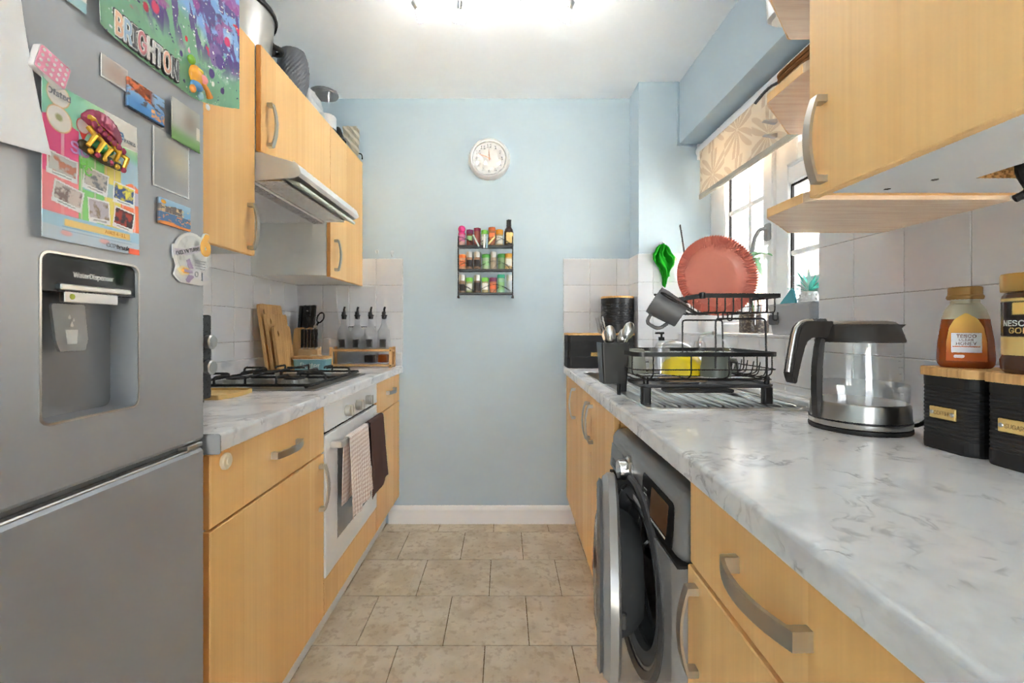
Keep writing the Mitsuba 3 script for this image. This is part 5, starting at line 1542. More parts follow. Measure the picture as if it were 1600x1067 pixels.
# ------------------------------------------------------------------ on the window sill
single('plant_pot', lathe([(0, 0), (.046, 0), (.050, .004), (.060, .095), (.063, .100), (.063, .108), (.058, .108), (.055, .09), (0, .085)], 44, (.985, 2.180, ZS + .0003)), 'white_gloss', 'plain white plant pot on the sill behind the pink platter', 'plant pot')
k = thing('glass_vase', 'tall clear glass vase with soil, roots and a green leaf on the window sill', 'vase')
vx, vy = .995, 1.815
part(k, 'glass', lathe([(0, .002), (.052, .002), (.055, .006), (.055, .335), (.058, .345)], 48, (vx, vy, ZS)), 'bottle_glass')
part(k, 'soil', lathe([(0, .005), (.050, .005), (.052, .01), (.052, .075), (.040, .085), (.02, .080), (0, .084)], 40, (vx, vy, ZS)), mat('soil', proc(lambda p, n, uv: mix(C3((70, 54, 42)), C3((150, 134, 110)), smoothstep(.45, .75, fbm(p.x * 150, p.y * 150, p.z * 150, 3)))), .95), label='dark soil with pale roots')
mat('leaf_green', (96, 140, 100), .5)
part(k, 'stem', tube(arc((vx, vy, ZS + .08), (vx - .02, vy, ZS + .2), (vx - .005, vy - .01, ZS + .31), 10), .0032, 8), 'leaf_green')
def leaf(at, d, L, w, droop):
    d = np.array(d, float); d /= np.linalg.norm(d)
    s = np.cross(d, [0, 0, 1]); s /= np.linalg.norm(s)
    def P(u, v):
        ww = w * np.sin(np.pi * np.clip(v * .96 + .02, 0, 1)) ** .8
        p = np.asarray(at, float) + (v * L)[..., None] * d + ((u - .5) * 2 * ww)[..., None] * s
        p[..., 2] += -droop * v ** 2 + .3 * ww * np.abs(u - .5) * 2
        return p
    return sheet(P, 7, 14, .0006)
for at, d, L, w, dr_ in (((vx, vy - .01, ZS + .31), (.3, -.7, .2), .075, .020, .03), ((vx, vy - .01, ZS + .31), (-.6, -.5, .25), .07, .018, .02), ((vx, vy - .012, ZS + .305), (.1, -.35, -.9), .085, .013, .0), ((vx, vy - .01, ZS + .30), (.4, .6, .2), .07, .016, .03)):
    part(k, 'leaf', leaf(at, d, L, w, dr_), 'leaf_green', smooth=True)
for i in range(5):
    part(k, 'root', tube(arc((vx - .02 + .01 * i, vy - .03, ZS + .08), (vx - .03 + .015 * i, vy - .035, ZS + .12), (vx - .025 + .012 * i, vy - .02, ZS + .15), 6), .0018, 6), mat('root_orange', (176, 116, 66), .8) if i == 0 else 'root_orange')

k = thing('storage_box', 'grey translucent plastic storage box at the near end of the window sill', 'box')
part(k, 'tub', rr_lathe(.058, .128, .025, [(.86, 0), (.90, .004), (.97, .085), (1.04, .100), (1.06, .100), (1.06, .106), (.98, .104), (.92, .09), (.84, .010)], (1.005, 1.520, ZS + .0003)), mat('tub_grey', (166, 169, 173), .25, spec=.5), smooth=30)
part(k, 'dark_mark', ext(rrect(-.03, .03, 0, .035, .01), .0015, (.9475, 1.600, ZS + .035), FNX), 'grey_dark', smooth=False)
k = thing('pineapple_ornament', 'white pineapple ornament with teal leaves standing in the storage box', 'ornament')
ax_, ay_ = 1.020, 1.520
part(k, 'fruit', lathe([(0, .03), (.024, .03), (.034, .055), (.037, .085), (.033, .120), (.022, .145), (0, .150)], 36, (ax_, ay_, ZS)), 'white_gloss')
kn_ = []
for i in range(7):
    for j in range(14):
        a = (j + .5 * (i % 2)) * 2 * np.pi / 14; zz = .05 + i * .014; r = np.interp(zz, [.03, .055, .085, .12, .145], [.024, .034, .037, .033, .022])
        kn_.append(ball(.0045, (ax_ + r * math.cos(a), ay_ + r * math.sin(a), ZS + zz), sub=1))
part(k, 'bumps', kn_, 'white_gloss', kind='stuff')
mat('teal_leaf', (92, 200, 184), .4)
mat('pale_leaf', (206, 228, 222), .4)
for i in range(22):
    a = i * 2.4; el_ = .35 + .9 * (i / 22)
    d = (math.cos(a) * math.cos(el_), math.sin(a) * math.cos(el_), math.sin(el_))
    part(k, 'leaf', leaf((ax_, ay_, ZS + .145), d, .062 + .01 * (i % 3), .0055, .014 * (1 - i / 22)), 'teal_leaf' if i % 4 else 'pale_leaf', smooth=True)
k = thing('sponge', 'teal blue triangular corner of a sponge cloth sticking out of the storage box', 'sponge')
part(k, 'cloth', ext(Polygon([(-.045, -.010), (.035, -.008), (.012, .052), (.004, .056)]), .008, (.968, 1.545, ZS + .100), ((.25, -.97, 0), (.15, 0, .99)), 0), mat('teal_sponge', (84, 160, 172), .8), smooth=False)
k = thing('patterned_packet', 'pale packet with a grey line pattern standing upright behind the pineapple ornament', 'packet')
def pk_(u, v):
    s = .5 + .5 * np.sin(v * 70 + 6 * np.sin(u * 5))
    m_ = ((s > .62) & (u < .75) & (v < .66) & (v > .05))[..., None]
    return np.where(m_, lin((150, 150, 150)), lin((222, 226, 228)))
painted(k, 'sheet', lambda u, v: np.stack([1.045 + 0 * u, 1.605 - .115 * u, ZS + .012 + .190 * v], -1), 40, 80, pk_, .012, 'print')

# ------------------------------------------------------------------ on the open end shelves
k = thing('wicker_basket', 'brown woven wicker basket on the middle end shelf', 'basket')
mat('wicker', (142, 100, 62), .8, spec=.1)
wx0, wx1, wy0_, wy1_ = .62, .90, .86, 1.055
zq = 1.592 + .0185
ws = rrect(wx0, wx1, wy0_, wy1_, .03)
for i in range(8):
    lp = np.array(shapely.segmentize(ws.buffer(-.012 + .0012 * i), .012).exterior.coords)[:-1]
    ph = np.arange(len(lp)) * np.pi + i * np.pi
    nrm = lp - lp.mean(0); nrm /= np.linalg.norm(nrm, axis=1, keepdims=True)
    lp = lp + nrm * (.003 * np.sin(ph))[:, None]
    part(k, 'weave', tube(np.c_[lp, np.full(len(lp), zq + .006 + i * .0105)], .0052, 6, True), 'wicker')
lp = np.array(shapely.segmentize(ws.buffer(-.012), .024).exterior.coords)[:-1]
for q in lp:
    part(k, 'stake', rod((q[0], q[1], zq), (q[0], q[1], zq + .090), .003, 6), 'wicker')
part(k, 'base', mv(trimesh.creation.extrude_polygon(ws.buffer(-.014), .004, engine='earcut'), 0, 0, zq), 'wicker', smooth=False)
part(k, 'handle', tube(bend([(wx0 + .02, 1.048, zq + .075), (wx0 + .01, 1.085, zq + .080), (wx0 - .012, 1.105, zq + .050)], .02), .0035, 8), 'grey_dark', label='dark curved wire end')
k = thing('white_container', 'white plastic frame container overhanging the top end shelf', 'container')
zz = 1.825 + .0185
part(k, 'tub', rr_lathe(.078, .072, .03, [(.90, .0), (1, .008), (1.04, .10), (1.0, .10), (.96, .010), (.86, .006)], (.705, 1.036, zz)), 'white_gloss', smooth=30)
rq = np.array(rrect(.705 - .083, .705 + .083, 1.036 - .077, 1.036 + .077, .032).exterior.coords)[:-1]
part(k, 'rim', tube(np.c_[rq, np.full(len(rq), zz + .10)], .005, 8, True), 'white_gloss')
k = thing('black_cable', 'thick black cable hanging out of the cut-out under the right wall cabinet', 'cable')
part(k, 'lead', tube(bend([(.80, .70, 1.40), (.795, .705, 1.36), (.80, .69, 1.325), (.785, .70, 1.315)], .02), .006, 10), 'rubber')
part(k, 'clip', rb(.79, .88, .60, .66, 1.3505, 1.357, .002), 'black_satin', smooth=False)
k = thing('shelf_clip', 'pale grey pointed plastic clip under the front corner of the middle shelf', 'clip')
for i, (y, z_) in enumerate(((1.045, 1.588), (1.095, 1.577))):
    part(k, 'prong', ext(Polygon([(-.012, 0), (.018, -.006), (.018, .004)]), .012, (.602 + .03 * i, y, z_), FNY), mat('clip_grey', (214, 214, 218), .4) if i == 0 else 'clip_grey', smooth=False)


# ------------------------------------------------------------------ papers and magnets on the fridge door
def nz(u, v, f, seed=0, oct_=4):
    return meshkit.fbm(np.stack([u * f, v * f, 0 * u + seed * 7.3], -1), oct_, seed)
def lerp(a, b, t):
    return a * (1 - t[..., None]) + b * t[..., None]
def over(c, col, mask):
    m = np.clip(mask, 0, 1)[..., None]
    return c * (1 - m) + lin(col) * m
def sst(a, b, x):
    t = np.clip((x - a) / (b - a), 0, 1)
    return t * t * (3 - 2 * t)
def ell(u, v, cu, cv, ru, rv, soft=.15):
    return 1 - sst(1 - soft, 1 + soft, np.sqrt(((u - cu) / ru) ** 2 + ((v - cv) / rv) ** 2))
def rect_(u, v, u0, v0, u1, v1, rot=0.0, asp=1.0):
    cu, cv = (u0 + u1) / 2, (v0 + v1) / 2
    du, dv = (u - cu) * asp, v - cv
    c, s = math.cos(rot), math.sin(rot)
    a, b = du * c + dv * s, -du * s + dv * c
    return (np.abs(a) < (u1 - u0) / 2 * asp) & (np.abs(b) < (v1 - v0) / 2), a / ((u1 - u0) * asp) + .5, b / (v1 - v0) + .5

XFP = XFR + .0008
# the splatter painting, longer than the door and curling away from it at its free end
def paint(u, v):
    n1 = nz(u, v, 3.2, 1)
    c = lerp(lin((136, 186, 158)), lin((112, 164, 134)), nz(u * 2.4, v, 9, 2))
    c = over(c, (190, 220, 204), sst(.60, .75, nz(u, v * .5, 16, 3)) * .7)
    sky_ = sst(-.04, .06, v - .38 - .28 * (1 - u) + .25 * (n1 - .5)) * sst(.18, .4, u)
    c = over(c, (134, 178, 228), sky_)
    c = over(c, (176, 206, 240), sky_ * sst(.55, .75, nz(u, v * .6, 12, 5)))
    # blooms and streaks
    big = sst(.545, .59, nz(u * 1.4, v, 6.2, 11) + .10 * nz(u, v, 24, 12)- .05) * sst(.16, .36, v)
    c = over(c, (84, 66, 140), big * .92)
    stre = sst(.58, .62, nz(u * 2.8 + .5 * v, v * .7, 9, 13)) * sst(.2, .4, v)
    c = over(c, (92, 62, 140), stre * .9)
    c = over(c, (160, 84, 160), sst(.60, .66, nz(u, v, 9.5, 17)) * sst(.2, .4, v) * .8)
    c = over(c, (204, 60, 96), sst(.655, .69, nz(u, v, 10.5, 21)) * sst(.15, .3, v))
    for (cu, cv, r, col) in ((.20, .42, .085, (88, 70, 142)), (.80, .36, .070, (132, 108, 168)), (.84, .33, .05, (96, 72, 150)), (.28, .31, .022, (196, 62, 84)), (.34, .36, .03, (200, 66, 104)), (.90, .52, .03, (206, 60, 116)), (.52, .22, .016, (80, 62, 130)), (.77, .22, .03, (84, 66, 138)), (.86, .12, .022, (72, 58, 120)), (.05, .30, .02, (236, 226, 240)), (.22, .47, .014, (246, 240, 248)), (.78, .15, .016, (246, 248, 246)), (.56, .34, .014, (220, 60, 80)), (.58, .28, .012, (240, 190, 210))):
        w = 1 + .5 * (nz(u, v, 22, 31) - .5)
        c = over(c, col, ell(u, v, cu, cv, r * .8 * w, r * 1.2 * w, .2))
    d = nz(u, v, 46, 41, 2)
    c = over(c, (66, 52, 120), sst(.74, .78, d))
    c = over(c, (236, 240, 246), sst(.79, .82, nz(u, v, 50, 43, 2)))
    return c
PY0, PY1, PZ0, PZ1 = .654, 1.000, 1.554, 1.852
def paintP(u, v):
    y = PY0 + (PY1 - PY0) * u
    z = PZ0 + (PZ1 - PZ0) * v + .044 * np.clip((u - .60) / .40, 0, 1) ** 1.3 * (1 - v)
    x = XFP + .002 + .012 * (1 - v) * np.exp(-u * 9) + .010 * np.clip((u - .70) / .3, 0, 1) ** 2
    return np.stack([x, y, z], -1)
k = thing('painting', 'splatter painting in purple, blue and green hung at the top of the fridge door', 'painting')
painted(k, 'sheet', paintP, 230, 190, paint, .0006)

k = thing('word_magnet', 'black and white magnet of the word BRIGHTON holding the painting', 'magnet')
wm = meshkit.text_mesh('BRIGHTON', .034, .004, True)
b0 = wm.bounds
wm.apply_translation((-b0[0][0], -b0[0][1], 0)); wm.apply_scale((.133 / (b0[1][0] - b0[0][0]), 1, 1))
outl = shapely.union_all([Polygon(t[:, :2]) for t in wm.triangles if abs(trimesh.triangles.normals([t])[0][0][2]) > .9 and t[:, 2].max() < 1e-6]).buffer(.0002)
wmo = outl.buffer(.0032)
wo = (XFP + .0035, .686, 1.560)
part(k, 'backing', ext(wmo, .0035, wo, FX), 'black_satin', smooth=False)
part(k, 'outline', ext(outl.buffer(.0012), .0043, wo, FX), 'white_gloss', smooth=False)
cols = ((226, 190, 160), (160, 190, 214), (60, 60, 66), (200, 120, 130), (210, 208, 206), (180, 186, 190), (216, 170, 150), (70, 74, 80))
gl_ = sorted(getattr(outl, 'geoms', [outl]), key=lambda g: g.centroid.x)
for i, g_ in enumerate(gl_):
    part(k, 'letter', ext(g_.buffer(-.0004), .0050, wo, FX), mat(f'letter_{i}', cols[i % 8], .4), smooth=False)

k = thing('figure_magnet', 'small colourful moulded figure magnet to the right of the word magnet', 'magnet')
fo = np.array((XFP + .006, .872, 1.592))
for nm, sh_, col in (('head', ball(.0085, fo + (.004, -.022, .026), (.7, 1, 1)), (120, 172, 60)), ('body', ball(.017, fo + (.003, -.008, .004), (.5, 1, 1.1)), (226, 160, 60)), ('belly', ball(.011, fo + (.008, .006, .004), (.5, 1, .8)), (236, 160, 160)),
                  ('trousers', ball(.0125, fo + (.004, -.008, -.016), (.6, 1.2, .7)), (96, 160, 214)), ('foot', ball(.0065, fo + (.005, -.020, -.027), (.8, 1, 1.2)), (230, 150, 70)), ('foot', ball(.0065, fo + (.005, .002, -.030), (.8, 1, 1.2)), (150, 190, 200)),
                  ('arm', tube([fo + (.004, .006, .0), fo + (.006, .020, -.010), fo + (.005, .030, -.020)], [.005, .0045, .006], 8), (214, 140, 60)), ('collar', ball(.008, fo + (.007, -.004, .014), (.6, 1.2, .6)), (240, 214, 60))):
    part(k, nm, sh_, mat(f'figure_{nm}_{len(scene)}', col, .3))
part(k, 'pin', ball(.006, fo + (-.002, .034, -.036), (.4, 1, 1)), 'white_gloss', label='round white magnet')

# the holiday leaflet
def poster(u, v):
    # u along the door, v up
    c = lerp(lin((176, 214, 236)), lin((196, 222, 240)), nz(u, v, 3, 3))
    top = sst(.50, .60, v)
    c = over(c, (150, 214, 190), sst(.72, .80, v + .05 * u))
    c = over(c, (206, 232, 190), sst(.70, .85, v) * sst(.3, .7, u))
    band = (v > .17) & (v < .80)
    lolly = [(-.05, .36, (232, 96, 150), .78), (.36, .62, (140, 206, 130), .62), (.62, .80, (238, 226, 130), .70), (.80, 1.05, (240, 140, 100), .52)]
    for a, b, col, tp in lolly:
        m_ = (u > a) & (u < b) & (v > .17) & (v < tp + .02 * np.cos((u - a) / (b - a) * np.pi * 2 + np.pi))
        c = over(c, col, m_ * 1.0)
        c = over(c, (250, 226, 232), m_ * sst(.85, .97, np.cos((u - a - .62 * (b - a)) / (b - a) * 12)) * .55)
    c = over(c, (240, 166, 160), (u < .36) * (v > .17) * (v < .42) * (.65 - .5 * (nz(u, v, 5, 5) - .5)))
    c = over(c, (168, 206, 236), ((u > .40) & (v > .38) & (v < .48)) * .7)
    c = over(c, (250, 250, 246), (u > .62) * (v > .80) * 1.0)
    for cu, cv, r in ((.16, .93, .105), (.17, .78, .115)):
        c = over(c, (236, 200, 150), ell(u, v, cu, cv, r * 1.08, r * .74, .05))
        c = over(c, (252, 250, 244), ell(u, v, cu, cv, r, r * .68, .05))
    c = over(c, (170, 176, 130), ell(u, v, .17, .79, .035, .022, .4))
    c = over(c, (214, 70, 70), ((np.abs(u - .40) < .045 * np.clip((v - .70) / .08, 0, 1)) & (v > .70) & (v < .79)))
    c = over(c, (252, 246, 246), ell(u, v, .40, .81, .062, .05, .08))
    c = over(c, (214, 70, 70), (ell(u, v, .40, .81, .066, .053, .05) - ell(u, v, .40, .81, .058, .046, .05)))
    # six snapshots
    for i, (u0, v0, u1, v1, rot, a_, b_, seed) in enumerate(((.05, .405, .35, .555, -.05, (206, 206, 206), (196, 132, 110), 3), (.40, .385, .66, .545, -.10, (206, 200, 194), (120, 124, 130), 5), (.715, .36, .96, .515, -.05, (226, 214, 90), (62, 92, 150), 7),
                                                       (.11, .225, .40, .375, -.16, (216, 206, 202), (130, 110, 110), 9), (.45, .175, .68, .345, .06, (206, 200, 206), (150, 130, 110), 11), (.72, .17, .95, .33, -.14, (66, 60, 66), (170, 70, 60), 13))):
        m_, a, b = rect_(u, v, u0, v0, u1, v1, rot, .72)
        c = over(c, (250, 250, 250), m_ * 1.0)
        inn = m_ & (a > .06) & (a < .94) & (b > .20) & (b < .93)
        t = nz(a * 1.3, b, 5, seed)
        q = lerp(lin(a_), lin(b_), sst(.42, .62, t) * sst(.95, .5, np.abs(b - .5) * 2))
        c = np.where(inn[..., None], q, c)
        c = over(c, (150, 150, 150), m_ * (np.abs(b - .11) < .03) * (a > .2) * (a < .8) * .7)
    c = over(c, (240, 214, 140), ((v > .105 + .0 * u) & (v < .150) & (u > .22) & (u < .90)) * .95)
    c = over(c, (206, 222, 236), (v < .09) * 1.0)
    c = over(c, (232, 110, 84), ((u > .88) & (v < .045) & (u - .88 > (.045 - v) * .2)) * 1.0)
    for cu, cv in ((.24, .055), (.62, .055)):
        c = over(c, (240, 196, 196), ell(u, v, cu, cv, .055, .018, .3) * .8)
    for vv in (.075, .095):
        c = over(c, (140, 170, 200), (np.abs(v - vv) < .0025) * (u > .2) * (u < .92) * .6)
    return c
LY0, LY1, LZ0, LZ1 = .575, .731, 1.233, 1.438
def leafP(u, v):
    return np.stack([XFP + .004 + .006 * np.exp(-u * 8) + .004 * np.exp(-(1 - u) * 10) * (1 - v), LY0 + (LY1 - LY0) * u, LZ0 + (LZ1 - LZ0) * v], -1)
k = thing('leaflet', 'colourful summer leaflet with ice lollies and six snapshots on the fridge door', 'leaflet')
painted(k, 'sheet', leafP, 170, 220, poster, .0006)
def lt(s, h, u, v, m_, bold=True, rot=0, sq=1.0):
    return part(k, 'lettering', text(s, h, .0004, (XFP + .0054 + .006 * math.exp(-u * 8), LY0 + (LY1 - LY0) * u, LZ0 + (LZ1 - LZ0) * v), FX, bold, True, rot, sq), m_, smooth=False)
mat('ink_lilac', (198, 150, 206), .6); mat('ink_blue', (110, 150, 196), .6); mat('ink_grey', (120, 126, 136), .6); mat('ink_dark', (60, 64, 74), .6); mat('ink_green', (120, 200, 90), .6); mat('ink_ochre', (206, 166, 84), .6)
lt('SU', .016, .36, .64, 'ink_lilac'); lt('M', .012, .49, .80, 'ink_lilac'); lt('H', .013, .40, .55, 'ink_green'); lt('C', .013, .44, .515, 'ink_green')
lt('Ofsted', .0075, .16, .935, 'ink_grey'); lt('ae', .014, .76, .87, 'ink_blue'); lt('PARKS', .005, .90, .85, 'ink_grey', False)
lt('AGES 4-11', .0048, .73, .127, 'ink_ochre'); lt('CGPS', .0060, .70, .035, 'ink_grey', False); lt('brsuk', .0065, .82, .035, 'ink_dark')

# the crab-shell ornament magnet over it
k = thing('crab_magnet', 'glossy red and gold moulded crab magnet stuck over the leaflet', 'magnet')
co = np.array((XFP + .008, .662, 1.388))
mat('crab_red', (150, 58, 84), .18, .3); mat('crab_gold', (206, 166, 60), .2, .6); mat('crab_green', (60, 150, 96), .2, .3); mat('crab_dark', (58, 50, 34), .25, .3)
sh_ = ball(1, sub=4); sh_.vertices[:, 2] = np.where(sh_.vertices[:, 2] < -.15, -.15, sh_.vertices[:, 2])
nn_ = meshkit.fbm(sh_.vertices * 3, 3, 4)
sh_.vertices *= (1 + .10 * (nn_ - .5) + .04 * np.sin(sh_.vertices[:, 1] * 14)[:, ] ** 2)[:, None]
sh_.apply_scale((.014, .030, .025)); sh_ = rotm(sh_, (1, 0, 0), -22); sh_.apply_translation(co + (0.002, -.002, .014))
part(k, 'shell', sh_, 'crab_red')
part(k, 'shell_edge', tube([co + (.010, -.030 + .0062 * i, .022 - .0035 * i + .003 * (i % 2)) for i in range(10)], .0035, 8), 'crab_gold')
for i in range(7):
    part(k, 'scallop', ball(.0042, co + (.012, -.024 + .008 * i, .014 - .0032 * i), (.7, 1, 1.2)), 'crab_red')
part(k, 'base', hull(ball(.008, co + (-.002, -.026, -.016), (.7, 1, 1)).vertices, ball(.007, co + (-.002, .032, -.026), (.7, 1, .8)).vertices, ball(.006, co + (.006, .0, -.030), (.7, 1, .8)).vertices), 'crab_dark')
for i, (y0_, z0_, y1_, z1_) in enumerate(((-.024, .010, -.030, -.018), (-.012, .004, -.016, -.022), (.012, -.002, .014, -.024), (.024, -.006, .030, -.028), (.000, -.004, -.004, -.024))):
    part(k, 'leg', tube([co + (.004, y0_, z0_), co + (.011, (y0_ + y1_) / 2 + .005, (z0_ + z1_) / 2 + .003), co + (.008, y1_, z1_)], [.0042, .0036, .0028], 8), 'crab_gold')
part(k, 'body', ball(.012, co + (.002, -.001, -.010), (.7, 1.5, .8)), 'crab_green')
for i in range(6):
    part(k, 'barnacle', ball(.004, co + (.008, -.026 + .011 * i, -.024 - .0016 * i), (.8, 1, 1)), 'crab_red' if i % 2 else 'crab_gold')
part(k, 'green_spot', ball(.006, co + (.010, .006, .022), (.5, 1, .7)), 'crab_green')

# dotted magnet holding the leaflet's corner
k = thing('dotted_magnet', 'small pink magnet with white dots, tilted at the top left corner of the leaflet', 'magnet')
def dm_(m):
    return mv(rotm(m, (1, 0, 0), -16), XFP + .006, .584, 1.451)
part(k, 'block', dm_(ext(rrect(-.021, .021, -.017, .017, .003), .009, (0, 0, 0), FX)), mat('block_grey', (196, 192, 194), .4), smooth=False)
part(k, 'face', dm_(ext(rrect(-.020, .020, -.016, .016, .003), .0006, (.009, 0, 0), FX)), mat('pink', (226, 150, 178), .45), smooth=False)
for i in range(5):
    for j in range(4):
        part(k, 'dot', dm_(ext(Point(-.0155 + .0078 * i, -.0115 + .0078 * j).buffer(.0020, quad_segs=4), .0004, (.0096, 0, 0), FX)), 'white_gloss', smooth=False)

# photographs and picture magnets
def photo(nm, label, y0, y1, z0, z1, fn, th=.003, tilt=0, nu=50, nv=60, catg='photo', gap=.0, gloss='print_gloss'):
    kk = thing(nm, label, catg)
    yc_, zc_ = (y0 + y1) / 2, (z0 + z1) / 2
    a = math.radians(tilt)
    def P(u, v):
        dy, dz = (u - .5) * (y1 - y0), (v - .5) * (z1 - z0)
        return np.stack([XFP + gap + th + 0 * u, yc_ + dy * math.cos(a) - dz * math.sin(a), zc_ + dy * math.sin(a) + dz * math.cos(a)], -1)
    painted(kk, 'picture', P, nu, nv, fn, th, gloss, back=(.05, .05, .06))
    return kk
def blur1(u, v):
    c = lerp(lin((206, 208, 210)), lin((190, 176, 170)), ell(u, v, .5, .55, .6, .6, .9))
    c = over(c, (186, 160, 150), ell(u, v, .55, .45, .35, .35, .9) * .6)
    return over(c, (244, 244, 244), (v < .07) | (u < .03))
def blur2(u, v):
    c = lerp(lin((120, 160, 96)), lin((176, 178, 172)), sst(.12, .45, v))
    c = over(c, (150, 132, 116), ell(u, v, .55, .62, .3, .22, .9) * .7)
    c = over(c, (206, 206, 204), ell(u, v, .15, .8, .3, .3, .9) * .8)
    c = over(c, (70, 110, 54), sst(.12, .0, v + .1 * (1 - u)))
    return over(c, (226, 222, 214), ((u > .86) & (v > .30) & (v < .62)) * .8)
def blur3(u, v):
    c = lerp(lin((164, 168, 172)), lin((186, 190, 190)), sst(.2, .9, v))
    c = over(c, (196, 186, 160), ell(u, v, .62, .62, .35, .22, .95) * .75)
    c = over(c, (150, 156, 164), ell(u, v, .2, .4, .3, .5, .9) * .5)
    return over(c, (240, 242, 244), (v < .03) | (u < .03) | (u > .975))
def mag_a(u, v):
    t = nz(u, v, 6, 61)
    c = lerp(lin((96, 150, 206)), lin((150, 190, 226)), sst(.3, .8, v))
    c = over(c, (150, 70, 40), sst(.0, .08, v - .62 + .35 * (u - .2)) * sst(.75, .55, u))
    c = over(c, (220, 120, 70), sst(.5, .62, t) * (v > .55) * (u < .6))
    c = over(c, (90, 60, 50), sst(.55, .66, nz(u, v, 9, 63)) * (v > .2) * .8)
    c = over(c, (80, 140, 200), sst(.36, .28, v) * sst(.1, .3, u))
    c = over(c, (226, 170, 120), ((u > .62) & (v < .40) & (v > .1)) * sst(.4, .55, nz(u, v, 12, 65)))
    return over(c, (40, 60, 90), ((v < .05)) * 1.0)
def mag_b(u, v):
    c = lerp(lin((128, 180, 214)), lin((170, 204, 228)), sst(.55, 1, v))
    c = over(c, (120, 110, 108), ((v > .48) & (v < .60 + .28 * nz(u, 0 * v, 7, 71)) & (u < .7)) * 1.0)
    c = over(c, (226, 200, 160), sst(.52, .62, nz(u, v, 11, 73)) * (v > .38) * (v < .75) * .9)
    c = over(c, (84, 120, 160), (v < .46) * 1.0)
    c = over(c, (220, 150, 110), sst(.56, .66, nz(u, v, 10, 75)) * (v < .5))
    c = over(c, (236, 180, 60), ell(u, v, .10, .86, .08, .08, .2))
    return over(c, (226, 140, 60), (v < .10 + .03 * np.sin(u * 6)))
photo('photograph', 'small blurred portrait photo above the leaflet, under the painting', .669, .717, 1.487, 1.522, blur1, .0012)
photo('picture_magnet', 'seaside picture magnet with a red roof and blue water, top of the two', .713, .789, 1.464, 1.511, mag_a, .005, 0, 80, 60, 'magnet')
photo('photograph', 'blurred photo of a person on grass at the right end of the magnets', .803, .876, 1.452, 1.526, blur2, .002, gap=.006)
photo('photograph', 'largest blurred photo, in a clear sleeve above the town picture magnet', .768, .856, 1.358, 1.459, blur3, .0014)
photo('picture_magnet', 'holiday picture magnet with a town by water, above the birthday magnet', .778, .853, 1.297, 1.341, mag_b, .006, 0, 80, 60, 'magnet')

# birthday magnet: moon, banner, six, rocket
k = thing('birthday_magnet', 'moon-shaped birthday magnet with a banner, a yellow six and a rocket', 'magnet')
mo = (XFP + .002, .862, 1.247)
def six_(P_, d, x0=0):
    return ext(P_, d, (mo[0] + x0, mo[1], mo[2]), FX)
moon = shapely.affinity.scale(Point(0, .004).buffer(1, quad_segs=16), .046, .042)
rocket_o = Polygon([(-.040, -.018), (-.022, -.008), (.046, -.030), (.042, -.040), (.022, -.046), (-.030, -.044), (-.046, -.034)]).buffer(.003)
part(k, 'backing', six_(moon.buffer(.003).union(rocket_o).union(sbox(-.050, -.004, -.02, .018).buffer(.002)), .0030), 'white_gloss', smooth=False)
def moonc(u, v):
    t = nz(u, v, 5, 81)
    return lerp(lin((226, 228, 228)), lin((150, 154, 156)), sst(.46, .72, t))
def moonP(u, v):
    a, r = u * 2 * np.pi, np.maximum(v, 1e-3)
    return np.stack([mo[0] + .0034 + 0 * u, mo[1] - .044 * r * np.cos(a), mo[2] + .004 + .040 * r * np.sin(a)], -1)
mm, mc = sheet(moonP, 48, 16, .0003, lambda u, v: moonc(.5 + .5 * v * np.cos(u * 2 * np.pi), .5 + .5 * v * np.sin(u * 2 * np.pi)))
part(k, 'moon', mm, 'print', smooth=False, color=mc)
ban = Polygon([(-.050, .000), (-.020, .004), (.010, .014), (.020, .020), (.020, .031), (.006, .025), (-.022, .015), (-.050, .012)])
part(k, 'banner', six_(ban, .0006, .0040), mat('lilac_grey', (206, 202, 214), .5), smooth=False)
part(k, 'lettering', mv(rotm(text('EVELYN TURNS', .0068, .0004, (0, 0, 0), FX, True, True, squeeze=.95), (1, 0, 0), 17), mo[0] + .0047, mo[1] - .016, mo[2] + .0130), 'ink_dark', smooth=False)
t6 = meshkit.text_mesh('6', .036, .001, True); t6.apply_translation(-(t6.bounds[0] + t6.bounds[1]) / 2)
p6 = shapely.union_all([Polygon(t[:, :2]) for t in t6.triangles if abs(trimesh.triangles.normals([t])[0][0][2]) > .9 and t[:, 2].max() < 0]).buffer(.0002)
o6 = (mo[1] + .033, mo[2] + .032)
part(k, 'numeral_backing', ext(p6.buffer(.0042), .0034, (mo[0] + .0008, *o6), FX), 'white_gloss', smooth=False)
part(k, 'numeral', ext(p6.buffer(.0026), .0012, (mo[0] + .0042, *o6), FX), mat('six_yellow', (240, 186, 84), .45), smooth=False, label='yellow figure six')
part(k, 'small_print', [six_(sbox(.004, -.002 - .005 * i, .034 - .003 * (i % 2), -.0010 - .005 * i), .0004, .0040) for i in range(4)], 'ink_grey', smooth=False, kind='stuff')
part(k, 'rocket_body', six_(Polygon([(-.012, -.018), (.018, -.022), (.040, -.031), (.044, -.036), (.030, -.040), (.010, -.038), (-.012, -.032)]), .0008, .0040), mat('rocket_white', (232, 232, 236), .4), smooth=False)
part(k, 'rocket_stripe', six_(Polygon([(.020, -.0225), (.024, -.0235), (.024, -.0395), (.020, -.0393)]), .0004, .0049), 'ink_grey', smooth=False)
part(k, 'porthole', six_(Point(.006, -.028).buffer(.0052).difference(Point(.006, -.028).buffer(.0034)), .0004, .0049), 'ink_grey', smooth=False)
mat('fin_mauve', (164, 146, 176), .5)
